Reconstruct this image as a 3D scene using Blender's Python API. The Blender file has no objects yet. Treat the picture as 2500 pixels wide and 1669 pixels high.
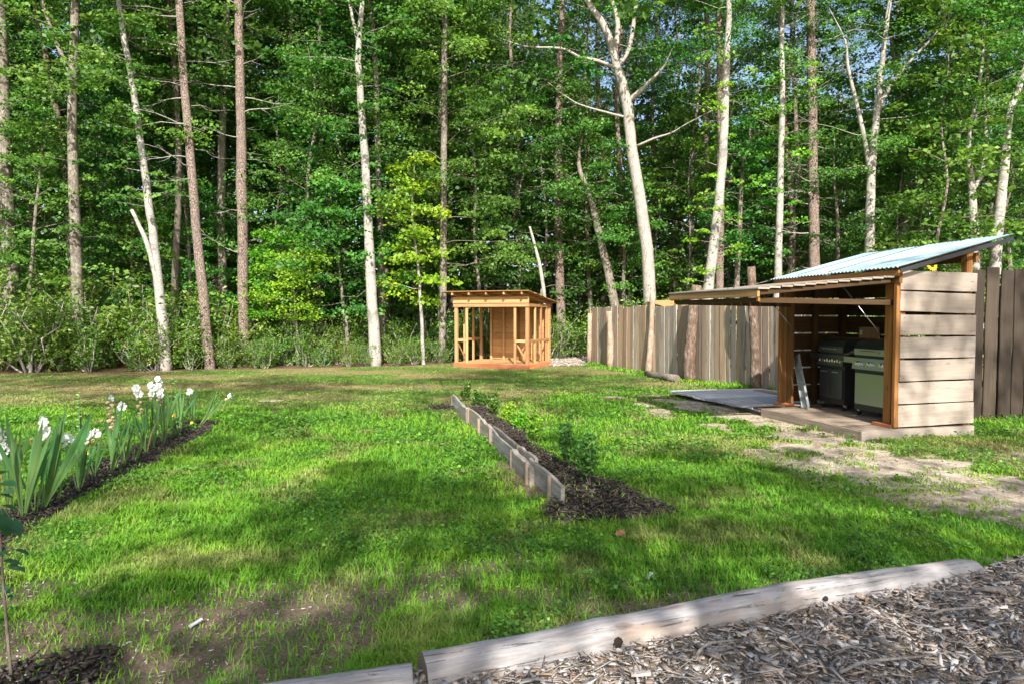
import bpy, math, random
import numpy as np
from mathutils import Vector, Matrix

# ------------------------------------------------------------------ camera, sky, sun, exposure
scene = bpy.context.scene
COL = scene.collection
EYE = 1.66
FPX = 2500 * 24.0 / 36.0
PITCH = math.radians(2.387)
cam_data = bpy.data.cameras.new('camera')
cam_data.lens = 24.0
cam_data.sensor_width = 36.0
cam_data.clip_start = 0.05
cam_data.clip_end = 2000
cam = bpy.data.objects.new('camera', cam_data)
cam.location = (0, 0, EYE)
cam.rotation_euler = (math.pi / 2 - PITCH, 0, 0)
COL.objects.link(cam)
scene.camera = cam

SUN_ELEV = math.radians(38)
SUN_AZ = math.radians(175)          # measured from +Y (away from the camera) clockwise towards +X
to_sun = Vector((math.sin(SUN_AZ) * math.cos(SUN_ELEV), math.cos(SUN_AZ) * math.cos(SUN_ELEV), math.sin(SUN_ELEV)))
world = bpy.data.worlds.new('World')
scene.world = world
world.use_nodes = True
wn = world.node_tree
sky = wn.nodes.new('ShaderNodeTexSky')
sky.sky_type = 'NISHITA'
sky.sun_disc = False
sky.sun_elevation = SUN_ELEV
sky.sun_rotation = SUN_AZ
sky.dust_density = 3.0
bg = wn.nodes['Background']
wn.links.new(sky.outputs[0], bg.inputs[0])
bg.inputs[1].default_value = 0.135
sun_data = bpy.data.lights.new('sun', 'SUN')
sun_data.energy = 5.0
sun_data.angle = math.radians(0.55)
sun_data.color = (1.0, 0.955, 0.875)
sun = bpy.data.objects.new('sun', sun_data)
sun.rotation_euler = to_sun.to_track_quat('Z', 'Y').to_euler()
sun.location = (0, 0, 40)
COL.objects.link(sun)
scene.view_settings.view_transform = 'Standard'
scene.view_settings.look = 'None'
scene.view_settings.gamma = 1.0
scene.view_settings.exposure = 1.1
scene.cycles.max_bounces = 6
scene.cycles.diffuse_bounces = 3
scene.cycles.transmission_bounces = 4

# ------------------------------------------------------------------ helpers
rng = np.random.default_rng(7)
random.seed(7)
CP, SP = math.cos(PITCH), math.sin(PITCH)


def ray(px, py):
    a = (px - 1250) / FPX
    b = (834.5 - py) / FPX
    return Vector((a, CP + b * SP, -SP + b * CP))


def G(px, py, z=0.0):
    """point of the level z that the photograph shows at this pixel (survey of the plot)"""
    r = ray(px, py)
    t = (z - EYE) / r.z
    return Vector((r.x * t, r.y * t, z))


def A(px, py, Y):
    """point at the distance Y that the photograph shows at this pixel"""
    r = ray(px, py)
    t = Y / r.y
    return Vector((r.x * t, Y, EYE + r.z * t))


def tag(o, label=None, cat=None, group=None, kind=None):
    if label: o['label'] = label
    if cat: o['category'] = cat
    if group: o['group'] = group
    if kind: o['kind'] = kind
    return o


def empty(name, loc=(0, 0, 0), label=None, cat=None, group=None):
    o = bpy.data.objects.new(name, None)
    o.location = loc
    o.empty_display_size = 0.1
    COL.objects.link(o)
    return tag(o, label, cat, group)


def link(name, me, mat=None, parent=None, mw=None):
    o = bpy.data.objects.new(name, me)
    COL.objects.link(o)
    if mat is not None and len(me.materials) == 0:
        me.materials.append(mat)
    if parent is not None:
        o.parent = parent
        root = Vector((0, 0, 0))
        p = parent
        if p.type == 'EMPTY':
            o.matrix_parent_inverse = Matrix.Translation(-p.location)
        else:
            # parent is a part: both are given in world space
            o.matrix_parent_inverse = WM[p.name].inverted()
    m = mw if mw is not None else Matrix.Identity(4)
    o.matrix_basis = m
    WM[o.name] = m
    return o


WM = {}


def mesh_np(name, V, F, attrs=None, smooth=False):
    """V (n,3) and F (m,k) arrays -> mesh; attrs: name -> float per vertex"""
    V = np.asarray(V, dtype=np.float32)
    F = np.asarray(F, dtype=np.int32)
    me = bpy.data.meshes.new(name)
    n, (m, k) = len(V), F.shape
    me.vertices.add(n)
    me.vertices.foreach_set('co', V.ravel())
    me.loops.add(m * k)
    me.loops.foreach_set('vertex_index', F.ravel())
    me.polygons.add(m)
    me.polygons.foreach_set('loop_start', np.arange(0, m * k, k, dtype=np.int32))
    if smooth:
        me.polygons.foreach_set('use_smooth', np.ones(m, dtype=bool))
    if attrs:
        for key, val in attrs.items():
            at = me.attributes.new(key, 'FLOAT', 'POINT')
            at.data.foreach_set('value', np.asarray(val, dtype=np.float32))
    me.update(calc_edges=True)
    return me


def mesh_py(name, V, F, smooth=False):
    me = bpy.data.meshes.new(name)
    me.from_pydata([tuple(v) for v in V], [], F)
    if smooth:
        me.polygons.foreach_set('use_smooth', [True] * len(me.polygons))
    me.update()
    return me


def frame(o, x, y):
    """matrix with origin o, x axis along x, y axis near y"""
    x = Vector(x).normalized()
    z = x.cross(Vector(y)).normalized()
    y = z.cross(x)
    m = Matrix((x, y, z)).transposed().to_4x4()
    m.translation = Vector(o)
    return m


def board_mesh(L, W, T, seg=1, jit=0.0, ch=0.004, wave=0.0, twist=0.0, r=None):
    """a sawn board along local x, chamfered, with wandering edges"""
    r = r or random
    ch = min(ch, T * 0.3, W * 0.3)
    V, F = [], []
    w0 = r.uniform(-1, 1)
    ph = r.uniform(0, 6.28)
    for i in range(seg + 1):
        x = -L / 2 + L * i / seg
        y1 = W / 2 + r.uniform(-jit, jit) + wave * math.sin(ph + 5.0 * i / max(seg, 1))
        y0 = -W / 2 + r.uniform(-jit, jit)
        zc = twist * math.sin(2.2 * i / max(seg, 1) + w0)
        t = T / 2
        for (yy, zz) in ((y0 + ch, -t), (y1 - ch, -t), (y1, -t + ch), (y1, t - ch), (y1 - ch, t), (y0 + ch, t), (y0, t - ch), (y0, -t + ch)):
            V.append((x, yy, zz + zc))
    for i in range(seg):
        for j in range(8):
            a, b = i * 8 + j, i * 8 + (j + 1) % 8
            F.append((a, b, b + 8, a + 8))
    F.append(tuple(range(7, -1, -1)))
    F.append(tuple(seg * 8 + j for j in range(8)))
    return mesh_py('board', V, F)


def board(name, parent, mat, p0, p1, ydir, W, T, **kw):
    """a board from p0 to p1 (centre line), its width along ydir"""
    p0, p1 = Vector(p0), Vector(p1)
    m = frame((p0 + p1) / 2, p1 - p0, ydir)
    return link(name, board_mesh((p1 - p0).length, W, T, **kw), mat, parent, m)


def tube(pts, rad, sides=8, cap=True, rough=0.0, r=None):
    """lists of vertices and quads of a tube through pts"""
    pts = [Vector(p) for p in pts]
    V, F = [], []
    prev = None
    for i, p in enumerate(pts):
        d = (pts[min(i + 1, len(pts) - 1)] - pts[max(i - 1, 0)])
        d = d.normalized() if d.length > 1e-9 else Vector((0, 0, 1))
        if prev is None:
            ref = Vector((0, 1, 0)) if abs(d.y) < 0.9 else Vector((1, 0, 0))
            s = d.cross(ref).normalized()
        else:
            s = (prev - d * prev.dot(d)).normalized()
        prev = s
        t = d.cross(s)
        for k in range(sides):
            a = 2 * math.pi * k / sides
            rr = rad[i] * (1 + (r.uniform(-rough, rough) if r else 0))
            V.append(p + s * math.cos(a) * rr + t * math.sin(a) * rr)
    for i in range(len(pts) - 1):
        for k in range(sides):
            a, b = i * sides + k, i * sides + (k + 1) % sides
            F.append((a, b, b + sides, a + sides))
    if cap:
        F.append(tuple(range(sides - 1, -1, -1)))
        F.append(tuple((len(pts) - 1) * sides + k for k in range(sides)))
    return V, F


def tube_obj(name, parent, mat, pts, rad, sides=8, smooth=True, **kw):
    V, F = tube(pts, rad, sides, **kw)
    return link(name, mesh_py(name, V, F, smooth), mat, parent)


def join(lst):
    V, F = [], []
    for v, f in lst:
        n = len(V)
        V += list(v)
        F += [tuple(i + n for i in q) for q in f]
    return V, F


def boxvf(c, s):
    x, y, z = c
    a, b, d = s[0] / 2, s[1] / 2, s[2] / 2
    V = [(x + i * a, y + j * b, z + k * d) for k in (-1, 1) for j in (-1, 1) for i in (-1, 1)]
    F = [(0, 2, 3, 1), (4, 5, 7, 6), (0, 1, 5, 4), (2, 6, 7, 3), (0, 4, 6, 2), (1, 3, 7, 5)]
    return V, F


# ---- smooth value noise on the plane (numpy)
_tab = np.random.default_rng(11).random((256, 256)).astype(np.float32)


def vnoise(x, y):
    xi, yi = np.floor(x).astype(int), np.floor(y).astype(int)
    fx, fy = x - xi, y - yi
    fx, fy = fx * fx * (3 - 2 * fx), fy * fy * (3 - 2 * fy)
    a = _tab[xi % 256, yi % 256]; b = _tab[(xi + 1) % 256, yi % 256]
    c = _tab[xi % 256, (yi + 1) % 256]; d = _tab[(xi + 1) % 256, (yi + 1) % 256]
    return (a * (1 - fx) + b * fx) * (1 - fy) + (c * (1 - fx) + d * fx) * fy


def fbm(x, y, s, o=3):
    v, amp, tot = 0, 1.0, 0
    for i in range(o):
        v = v + amp * vnoise(x / s + 17.3 * i, y / s + 9.1 * i)
        tot += amp; amp *= 0.5; s *= 0.5
    return v / tot


def sstep(a, b, x):
    t = np.clip((x - a) / (b - a), 0, 1)
    return t * t * (3 - 2 * t)


# ------------------------------------------------------------------ materials
class NT:
    def __init__(self, name):
        self.m = bpy.data.materials.new(name)
        self.m.use_nodes = True
        self.t = self.m.node_tree
        self.b = self.t.nodes['Principled BSDF']
        self.out = self.t.nodes['Material Output']

    def n(self, typ, **kw):
        nd = self.t.nodes.new(typ)
        for k, v in kw.items():
            if k.startswith('i_'):
                nd.inputs[k[2:].replace('_', ' ')].default_value = v
            else:
                setattr(nd, k, v)
        return nd

    def l(self, a, b):
        self.t.links.new(a, b)

    def mix(self, fac, a, b, mode='MIX'):
        nd = self.t.nodes.new('ShaderNodeMix')
        nd.data_type = 'RGBA'
        nd.blend_type = mode
        for sock, v in ((nd.inputs[0], fac), (nd.inputs[6], a), (nd.inputs[7], b)):
            if hasattr(v, 'links'):
                self.l(v, sock)
            elif isinstance(v, (int, float)):
                sock.default_value = v
            else:
                sock.default_value = (*v, 1) if len(v) == 3 else v
        return nd.outputs[2]

    def math(self, op, a, b=0.0, clamp=False):
        nd = self.t.nodes.new('ShaderNodeMath')
        nd.operation = op
        nd.use_clamp = clamp
        for sock, v in ((nd.inputs[0], a), (nd.inputs[1], b)):
            if hasattr(v, 'links'):
                self.l(v, sock)
            else:
                sock.default_value = v
        return nd.outputs[0]

    def ramp(self, fac, *stops):
        nd = self.t.nodes.new('ShaderNodeValToRGB')
        cr = nd.color_ramp
        while len(cr.elements) < len(stops):
            cr.elements.new(0.5)
        for e, (p, c) in zip(cr.elements, stops):
            e.position = p
            e.color = (c, c, c, 1) if isinstance(c, (int, float)) else (*c, 1)
        self.l(fac, nd.inputs[0])
        return nd.outputs[0]

    def noise(self, vec, scale, detail=4, rough=0.6, dist=0.0):
        nd = self.n('ShaderNodeTexNoise', i_Scale=scale, i_Detail=detail, i_Roughness=rough, i_Distortion=dist)
        if vec is not None:
            self.l(vec, nd.inputs['Vector'])
        return nd.outputs[0]

    def coord(self, scale=(1, 1, 1), which='Object', randomise=True):
        tc = self.n('ShaderNodeTexCoord')
        mp = self.n('ShaderNodeMapping')
        mp.inputs['Scale'].default_value = scale
        src = tc.outputs[which]
        if randomise:
            oi = self.n('ShaderNodeObjectInfo')
            va = self.n('ShaderNodeVectorMath', operation='ADD')
            self.l(src, va.inputs[0])
            self.l(self.math('MULTIPLY', oi.outputs['Random'], 37.0), va.inputs[1])
            src = va.outputs[0]
        self.l(src, mp.inputs[0])
        return mp.outputs[0]

    def rand(self):
        return self.n('ShaderNodeObjectInfo').outputs['Random']

    def attr(self, name):
        return self.n('ShaderNodeAttribute', attribute_name=name).outputs['Fac']

    def bump(self, h, strength=0.4, dist=0.01):
        nd = self.n('ShaderNodeBump', i_Strength=strength, i_Distance=dist)
        self.l(h, nd.inputs['Height'])
        self.l(nd.outputs[0], self.b.inputs['Normal'])

    def fin(self, col, rough=0.8, spec=0.3, metal=0.0):
        if hasattr(col, 'links'):
            self.l(col, self.b.inputs['Base Color'])
        else:
            self.b.inputs['Base Color'].default_value = (*col, 1)
        if hasattr(rough, 'links'):
            self.l(rough, self.b.inputs['Roughness'])
        else:
            self.b.inputs['Roughness'].default_value = rough
        self.b.inputs['Specular IOR Level'].default_value = spec
        self.b.inputs['Metallic'].default_value = metal
        return self.m


def wood(name, c_dark, c_mid, c_light, c_alt, alt=0.5, grain=28.0, stain=(0.06, 0.055, 0.05), stain_amt=0.45, knots=0.5, rough=0.82, vary=0.6):
    """sawn timber: grain along local x, boards differ from one another, stains and knots with a shape of their own"""
    t = NT(name)
    gv = t.coord((1.6, grain, grain))
    g = t.noise(gv, 1.0, 5, 0.65, 0.6)
    col = t.ramp(g, (0.25, c_dark), (0.5, c_mid), (0.75, c_light))
    rn = t.rand()
    col = t.mix(t.math('MULTIPLY', t.ramp(rn, (0.2, 0.0), (0.8, 1.0)), alt), col, t.mix(g, tuple(x * 0.7 for x in c_alt), c_alt))
    # board-to-board brightness
    w = t.n('ShaderNodeTexWhiteNoise', noise_dimensions='1D')
    t.l(rn, w.inputs['W'])
    br = t.math('ADD', t.math('MULTIPLY', w.outputs['Value'], vary), 0.96 - vary / 2)
    col = t.mix(1.0, col, t.n('ShaderNodeCombineColor').outputs[0], 'MULTIPLY') if False else col
    hsv = t.n('ShaderNodeHueSaturation')
    t.l(col, hsv.inputs['Color']); t.l(br, hsv.inputs['Value'])
    col = hsv.outputs[0]
    sv = t.coord((0.9, 5.0, 5.0))
    st = t.noise(sv, 1.3, 5, 0.7, 0.3)
    col = t.mix(t.math('MULTIPLY', t.ramp(st, (0.52, 0.0), (0.72, 1.0)), stain_amt), col, stain)
    kv = t.coord((1.0, 2.6, 2.6))
    vo = t.n('ShaderNodeTexVoronoi', i_Scale=1.7)
    t.l(kv, vo.inputs['Vector'])
    k = t.ramp(vo.outputs['Distance'], (0.045, 1.0), (0.085, 0.0))
    col = t.mix(t.math('MULTIPLY', k, knots), col, tuple(x * 0.4 for x in c_dark))
    t.bump(t.math('ADD', g, t.math('MULTIPLY', k, 0.5)), 0.35, 0.004)
    return t.fin(col, rough, 0.25)


M = {}
M['grey_wood'] = wood('weathered_grey_wood', (0.13, 0.105, 0.085), (0.30, 0.255, 0.21), (0.42, 0.375, 0.325), (0.42, 0.285, 0.175), 0.85, vary=0.55)
M['pale_wood'] = wood('pale_wood', (0.255, 0.215, 0.18), (0.32, 0.275, 0.235), (0.37, 0.325, 0.28), (0.35, 0.285, 0.225), 0.4, 26, (0.10, 0.10, 0.105), 0.5, 0.5, vary=0.2)
M['tan_wood'] = wood('tan_wood', (0.32, 0.165, 0.065), (0.45, 0.26, 0.11), (0.55, 0.35, 0.165), (0.40, 0.22, 0.09), 0.6, 30, (0.16, 0.08, 0.04), 0.35, 0.5, vary=0.5)
M['stud_wood'] = wood('stud_wood', (0.36, 0.17, 0.07), (0.50, 0.275, 0.125), (0.60, 0.375, 0.19), (0.46, 0.21, 0.085), 0.6, 30, (0.18, 0.09, 0.04), 0.25, 0.3, vary=0.5)
M['red_wood'] = wood('red_base_wood', (0.30, 0.09, 0.035), (0.44, 0.15, 0.06), (0.52, 0.20, 0.09), (0.38, 0.13, 0.06), 0.5, 30)
M['brown_wood'] = wood('oiled_brown_wood', (0.13, 0.055, 0.014), (0.23, 0.10, 0.026), (0.32, 0.155, 0.045), (0.22, 0.105, 0.04), 0.5, 30, (0.05, 0.025, 0.012), 0.4, 0.5)
M['dark_wood'] = wood('shade_darkened_fence_wood', (0.025, 0.018, 0.013), (0.05, 0.037, 0.028), (0.08, 0.062, 0.048), (0.07, 0.052, 0.037), 0.5, 28)  # weathered brown, lowered further for the shade lying on the right-hand fence
M['deck_wood'] = wood('deck_wood', (0.14, 0.11, 0.085), (0.25, 0.20, 0.155), (0.36, 0.30, 0.24), (0.28, 0.205, 0.145), 0.5, 30)
M['silver_wood'] = wood('silvered_wood', (0.27, 0.265, 0.28), (0.44, 0.435, 0.45), (0.56, 0.555, 0.57), (0.40, 0.385, 0.385), 0.5, 26, vary=0.5)
M['edge_wood'] = wood('edging_wood', (0.09, 0.08, 0.07), (0.23, 0.215, 0.195), (0.40, 0.38, 0.35), (0.30, 0.25, 0.195), 0.6, 24, (0.05, 0.042, 0.035), 0.6, 0.6, vary=0.7)


def bark(name, c1, c2, c3, scale, stretch, patch, bumps=0.8, plate=False):
    t = NT(name)
    v = t.coord((1, 1, stretch))
    n1 = t.noise(v, scale, 6, 0.7, 0.4)
    n2 = t.noise(t.coord((1, 1, 1.3)), 2.6, 5, 0.7)
    n3 = t.noise(t.coord((1, 1, 0.5)), 9.0, 4, 0.7)
    if plate:
        vo = t.n('ShaderNodeTexVoronoi', feature='DISTANCE_TO_EDGE', i_Scale=scale)
        t.l(v, vo.inputs['Vector'])
        cr = t.ramp(vo.outputs['Distance'], (0.0, 0.25), (0.13, 1.0))
        col = t.mix(cr, c1, t.mix(n3, c2, c3))
        t.bump(t.math('ADD', cr, n1), bumps, 0.03)
    else:
        col = t.ramp(n1, (0.3, c1), (0.52, c2), (0.72, c3))
        t.bump(n1, bumps, 0.015)
    col = t.mix(t.math('MULTIPLY', t.ramp(n2, (0.5, 0.0), (0.62, 1.0)), patch), col, tuple(x * 0.35 for x in c2))
    col = t.mix(t.math('MULTIPLY', t.ramp(n3, (0.62, 0.0), (0.72, 1.0)), 0.25), col, (0.16, 0.19, 0.10))
    return t.fin(col, 0.9, 0.15)


M['birch'] = bark('pale_smooth_bark', (0.12, 0.105, 0.09), (0.35, 0.325, 0.29), (0.48, 0.455, 0.41), 34, 0.7, 0.7, 1.0)
M['beech'] = bark('pale_fissured_bark', (0.15, 0.13, 0.11), (0.33, 0.30, 0.265), (0.45, 0.42, 0.375), 26, 0.25, 0.18, 1.0)
M['oak'] = bark('grey_mottled_bark', (0.06, 0.05, 0.04), (0.19, 0.165, 0.135), (0.38, 0.345, 0.295), 22, 0.45, 0.65, 1.0)
M['pine'] = bark('scaly_pine_bark', (0.085, 0.058, 0.046), (0.24, 0.175, 0.145), (0.36, 0.285, 0.245), 26, 0.45, 0.3, 1.0, True)
M['darkbark'] = bark('dark_inner_bark', (0.05, 0.04, 0.032), (0.13, 0.105, 0.085), (0.24, 0.20, 0.165), 14, 0.4, 0.4, 0.9)
M['twig'] = bark('dead_grey_twig', (0.20, 0.18, 0.16), (0.34, 0.31, 0.28), (0.48, 0.45, 0.41), 20, 0.5, 0.2, 0.3)
M['log'] = None


def leafmat(name, ca, cb, cc, trans=0.45, spec=0.35, rough=0.5, clump=0.5):
    """leaves: each leaf its own tint, clumps and trees differ"""
    t = NT(name)
    ti = t.attr('tint')
    col = t.ramp(ti, (0.0, ca), (0.55, cb), (1.0, cc))
    n = t.noise(t.coord((1, 1, 1), 'Object', True), clump, 3, 0.6)
    hsv = t.n('ShaderNodeHueSaturation')
    t.l(col, hsv.inputs['Color'])
    t.l(t.math('ADD', t.math('MULTIPLY', n, 1.1), 0.45), hsv.inputs['Value'])
    t.l(t.math('ADD', t.math('MULTIPLY', t.rand(), 0.05), 0.475), hsv.inputs['Hue'])
    col = hsv.outputs[0]
    t.fin(col, rough, spec)
    tr = t.n('ShaderNodeBsdfTranslucent')
    tc = t.mix(1.0, col, (1.15, 1.25, 0.55), 'MULTIPLY')
    t.l(tc, tr.inputs['Color'])
    mx = t.n('ShaderNodeMixShader')
    mx.inputs[0].default_value = trans
    t.l(t.b.outputs[0], mx.inputs[1]); t.l(tr.outputs[0], mx.inputs[2])
    t.l(mx.outputs[0], t.out.inputs['Surface'])
    return t.m


M['leaf'] = leafmat('broad_leaf', (0.032, 0.10, 0.018), (0.078, 0.205, 0.032), (0.18, 0.345, 0.055))
M['leaf_lime'] = leafmat('young_lime_leaf', (0.10, 0.25, 0.02), (0.17, 0.36, 0.02), (0.30, 0.46, 0.03))
M['leaf_laurel'] = leafmat('laurel_leaf', (0.04, 0.105, 0.015), (0.105, 0.215, 0.03), (0.24, 0.33, 0.06), 0.35, 0.4, 0.45, 1.2)
M['needle'] = leafmat('pine_needle', (0.025, 0.065, 0.025), (0.045, 0.10, 0.035), (0.08, 0.15, 0.05), 0.2)
M['leaf_dark'] = leafmat('deep_wood_leaf', (0.022, 0.072, 0.018), (0.048, 0.135, 0.026), (0.09, 0.20, 0.034))
M['sword'] = leafmat('sword_leaf', (0.035, 0.10, 0.035), (0.065, 0.165, 0.05), (0.17, 0.28, 0.08), 0.25, 0.4, 0.45, 2.0)
M['boxwood'] = leafmat('boxwood_leaf', (0.03, 0.095, 0.015), (0.065, 0.17, 0.022), (0.14, 0.27, 0.035), 0.3, 0.5, 0.4, 5.0)

M['inner_wood'] = wood('shade_toned_inner_wood', (0.03, 0.015, 0.006), (0.065, 0.034, 0.013), (0.10, 0.055, 0.022), (0.07, 0.04, 0.018), 0.5, 30)  # brown timber, darkened so its colour carries the shade inside the shelter

# ------------------------------------------------------------------ plot plan (metres; camera at the origin looking along +Y)
# cooking shelter: near front corner C0, U along its open front (away from the camera), W along its end wall
C0 = Vector((5.13, 9.05, 0))
U = Vector((-0.233, 0.9725, 0)).normalized()
W = Vector((U.y, -U.x, 0))


def S(u, v, z=0.0):
    return C0 + U * u + W * v + Vector((0, 0, z))


# lumber shed at the wood's edge: corner K, A1 along its front to the left, B1 towards the back
K0 = Vector((0.49, 20.35, 0))
A1 = Vector((-0.916, 0.40, 0)).normalized()
B1 = Vector((-A1.y * -1, -A1.x, 0))
B1 = Vector((A1.y, -A1.x, 0)).normalized()


def Q(a, b, z=0.0):
    return K0 + A1 * a + B1 * b + Vector((0, 0, z))


FENCE0, FENCE1 = Vector((2.62, 23.3, 0)), Vector((6.05, 12.75, 0))
BED0, BED1 = Vector((-1.03, 11.9, 0)), Vector((0.43, 5.72, 0))      # edged bed
GLA = [(-3.72, 4.6), (-3.98, 5.6), (-4.12, 6.6), (-4.28, 7.6), (-4.42, 8.7), (-4.66, 10.1)]   # gladiolus bed centre line
LOG0, LOG1 = Vector((-0.40, 2.98, 0)), Vector((2.90, 4.22, 0))

EDGE = np.array([(-60, 17), (-20, 18.3), (-14, 18.9), (-10, 19.6), (-6, 20.7), (-3.5, 21.5), (-2.4, 22.4), (1.3, 22.6), (2.6, 23.3), (3.3, 21.2), (6.1, 12.7), (7.0, 11.4), (9, 12), (60, 14)])


def segdist(x, y, a, b):
    ax, ay, bx, by = a[0], a[1], b[0], b[1]
    dx, dy = bx - ax, by - ay
    t = np.clip(((x - ax) * dx + (y - ay) * dy) / (dx * dx + dy * dy), 0, 1)
    return np.hypot(x - ax - t * dx, y - ay - t * dy), t


def side(x, y, a, b):
    """signed distance right of the line a->b"""
    dx, dy = b[0] - a[0], b[1] - a[1]
    n = math.hypot(dx, dy)
    return ((x - a[0]) * dy - (y - a[1]) * dx) / n


def mulch_bed(x, y):
    """edged bed: strip right of the boards, spilling past the near end"""
    s = side(x, y, BED1, BED0)                  # right of the line towards the far end
    L = (BED0 - BED1).length
    d = (BED0 - BED1) / L
    t = (x - BED1.x) * d.x + (y - BED1.y) * d.y
    w = 0.52 + 0.30 * (1 - sstep(-0.5, 2.2, t)) + 0.22 * (fbm(x, y, 0.6, 2) - 0.5)
    a = sstep(0.0, 0.05, s) * (1 - sstep(w - 0.10, w + 0.06, s)) * sstep(-0.45, -0.30, t + 0.14 * fbm(x, y, 0.3, 2)) * (1 - sstep(L - 0.3, L + 0.1, t))
    dn = np.hypot(x - 0.62, y - 5.62)
    b = 1 - sstep(0.32, 0.46, dn + 0.22 * (fbm(x + 5, y, 0.35, 2) - 0.5))
    c = 1 - sstep(0.20, 0.32, np.hypot(x + 1.22, y - 11.75))
    return np.maximum(np.maximum(a, b), c)


def gladiolus_bed(x, y):
    d = np.full_like(x, 9.0)
    for a, b in zip(GLA[:-1], GLA[1:]):
        d = np.minimum(d, segdist(x, y, a, b)[0])
    return 1 - sstep(0.20, 0.34, d + 0.2 * (fbm(x, y, 0.4, 2) - 0.5))


SAP = G(75, 1660)


def sapling_mulch(x, y):
    return 1 - sstep(0.22, 0.36, np.hypot(x - SAP.x - 0.05, y - SAP.y) + 0.25 * (fbm(x, y, 0.25, 2) - 0.5))


def chip_zone(x, y):
    """near side of the log, and on past its right end"""
    s = side(x, y, LOG0, LOG1)
    t = ((x - LOG0.x) * (LOG1.x - LOG0.x) + (y - LOG0.y) * (LOG1.y - LOG0.y)) / (LOG1 - LOG0).length_squared
    e = s + 0.14 * (fbm(x, y, 0.5, 2) - 0.5) + 0.06 * sstep(1.0, 1.15, t) + 0.02
    return sstep(-0.02, 0.06, e) * sstep(-0.25, -0.1, t + s * 0.3)


def path_sand(x, y):
    pts = [(2.9, 13.4), (3.5, 11.6), (3.85, 9.9), (4.05, 8.3), (4.3, 6.9), (4.9, 5.6), (6.2, 4.4)]
    d = np.full_like(x, 99.0)
    for a, b in zip(pts[:-1], pts[1:]):
        d = np.minimum(d, segdist(x, y, a, b)[0])
    n = 0.6 * fbm(x, y, 0.9, 4) + 0.4 * fbm(x + 8, y * 1.6, 0.35, 3)
    wide = 0.42 + 0.50 * sstep(9.5, 6.5, y)
    a = 1 - sstep(wide * 0.75, wide * 1.1, d + 2.6 * (n - 0.47))
    b = sstep(0.52, 0.60, fbm(x + 31, y + 7, 0.5, 4)) * (1 - sstep(0.8, 2.0, d)) * 0.9
    # trodden strip along the right of the shelter
    c = (1 - sstep(0.5, 1.6, segdist(x, y, (4.6, 8.3), (8.5, 7.0))[0] + 1.2 * (fbm(x + 3, y, 0.8, 3) - 0.5))) * 0.45
    return np.clip(np.maximum(np.maximum(a, b), c), 0, 1)


def bare_front(x, y):
    """worn soil patches in the near lawn"""
    n = fbm(x + 50, y + 20, 0.8, 4)
    near = 1 - sstep(3.6, 5.0, y)
    a = sstep(0.50, 0.62, n + 0.10 * near - 0.04) * near
    a = np.maximum(a, (1 - sstep(0.15, 0.6, segdist(x, y, (-2.3, 3.35), (-1.2, 3.75))[0] + 0.7 * (n - 0.5))) * 0.95)
    a = np.maximum(a, (1 - sstep(0.1, 0.5, segdist(x, y, (-0.8, 4.2), (0.1, 4.5))[0] + 0.8 * (n - 0.5))) * 0.8)
    # foot of the boards
    a = np.maximum(a, (1 - sstep(0.02, 0.22, segdist(x, y, (-0.15, 7.6), (0.28, 6.2))[0] + 0.3 * (n - 0.5))) * 0.9)
    return np.clip(a, 0, 1)


def lawn_edge(x):
    return np.interp(x, EDGE[:, 0], EDGE[:, 1])


def fields(x, y):
    """cover (grass), dry, sand, litter(wood floor / chips behind), mulch"""
    x = np.asarray(x, dtype=np.float64); y = np.asarray(y, dtype=np.float64)
    litter = sstep(-0.15, 0.35, y - lawn_edge(x) + 0.5 * (fbm(x, y, 0.7, 3) - 0.5))
    sand = path_sand(x, y)
    soil = bare_front(x, y)
    mulch = np.maximum(np.maximum(mulch_bed(x, y), gladiolus_bed(x, y)), sapling_mulch(x, y))
    chips = chip_zone(x, y)
    far = sstep(11.2, 13.4, y - 0.30 * x * (x > 0) + 0.25 * np.minimum(x, 0) * 0 + 1.6 * (fbm(x, y, 2.2, 3) - 0.5) - 0.9 * sstep(-1, 1.5, x) * 2.2)
    dry = far * (0.15 + 0.85 * sstep(0.32, 0.66, fbm(x * 0.6 + 9, y + 4, 1.3, 4))) + 0.50 * sstep(0.54, 0.74, fbm(x + 70, y + 13, 0.5, 4)) * (1 - far)
    dry = dry + 0.25 * sstep(0.0, 0.5, sand) * (y < 12)
    right = sstep(5.0, 5.6, x) * sstep(10, 8.5, y) * 0.35
    # lush strip at the foot of the fence
    fd, _ = segdist(x, y, FENCE0, FENCE1)
    lush = (1 - sstep(0.55, 1.1, fd)) * (y > 12)
    dry = np.clip((dry + right) * (1 - lush), 0, 1)
    cover = (1 - sand) * (1 - soil * 0.85) * (1 - mulch) * (1 - chips) * (1 - litter)
    cover = np.maximum(cover, lush * (1 - litter * 0.8))
    cover = cover * (1 - 0.5 * sstep(0.66, 0.78, fbm(x + 21, y + 90, 0.5, 3)))
    return cover, dry, sand, litter, np.maximum(mulch, 0), soil, lush, far


def relief(x, y):
    x = np.asarray(x, dtype=np.float64); y = np.asarray(y, dtype=np.float64)
    h = 0.03 * (fbm(x, y, 1.7, 3) - 0.5)
    h = h * (1 - sstep(16, 22, np.hypot(x, y - 6)))
    m = mulch_bed(x, y)
    h = h + 0.06 * m + 0.03 * gladiolus_bed(x, y) + 0.04 * chip_zone(x, y)
    return h


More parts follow.
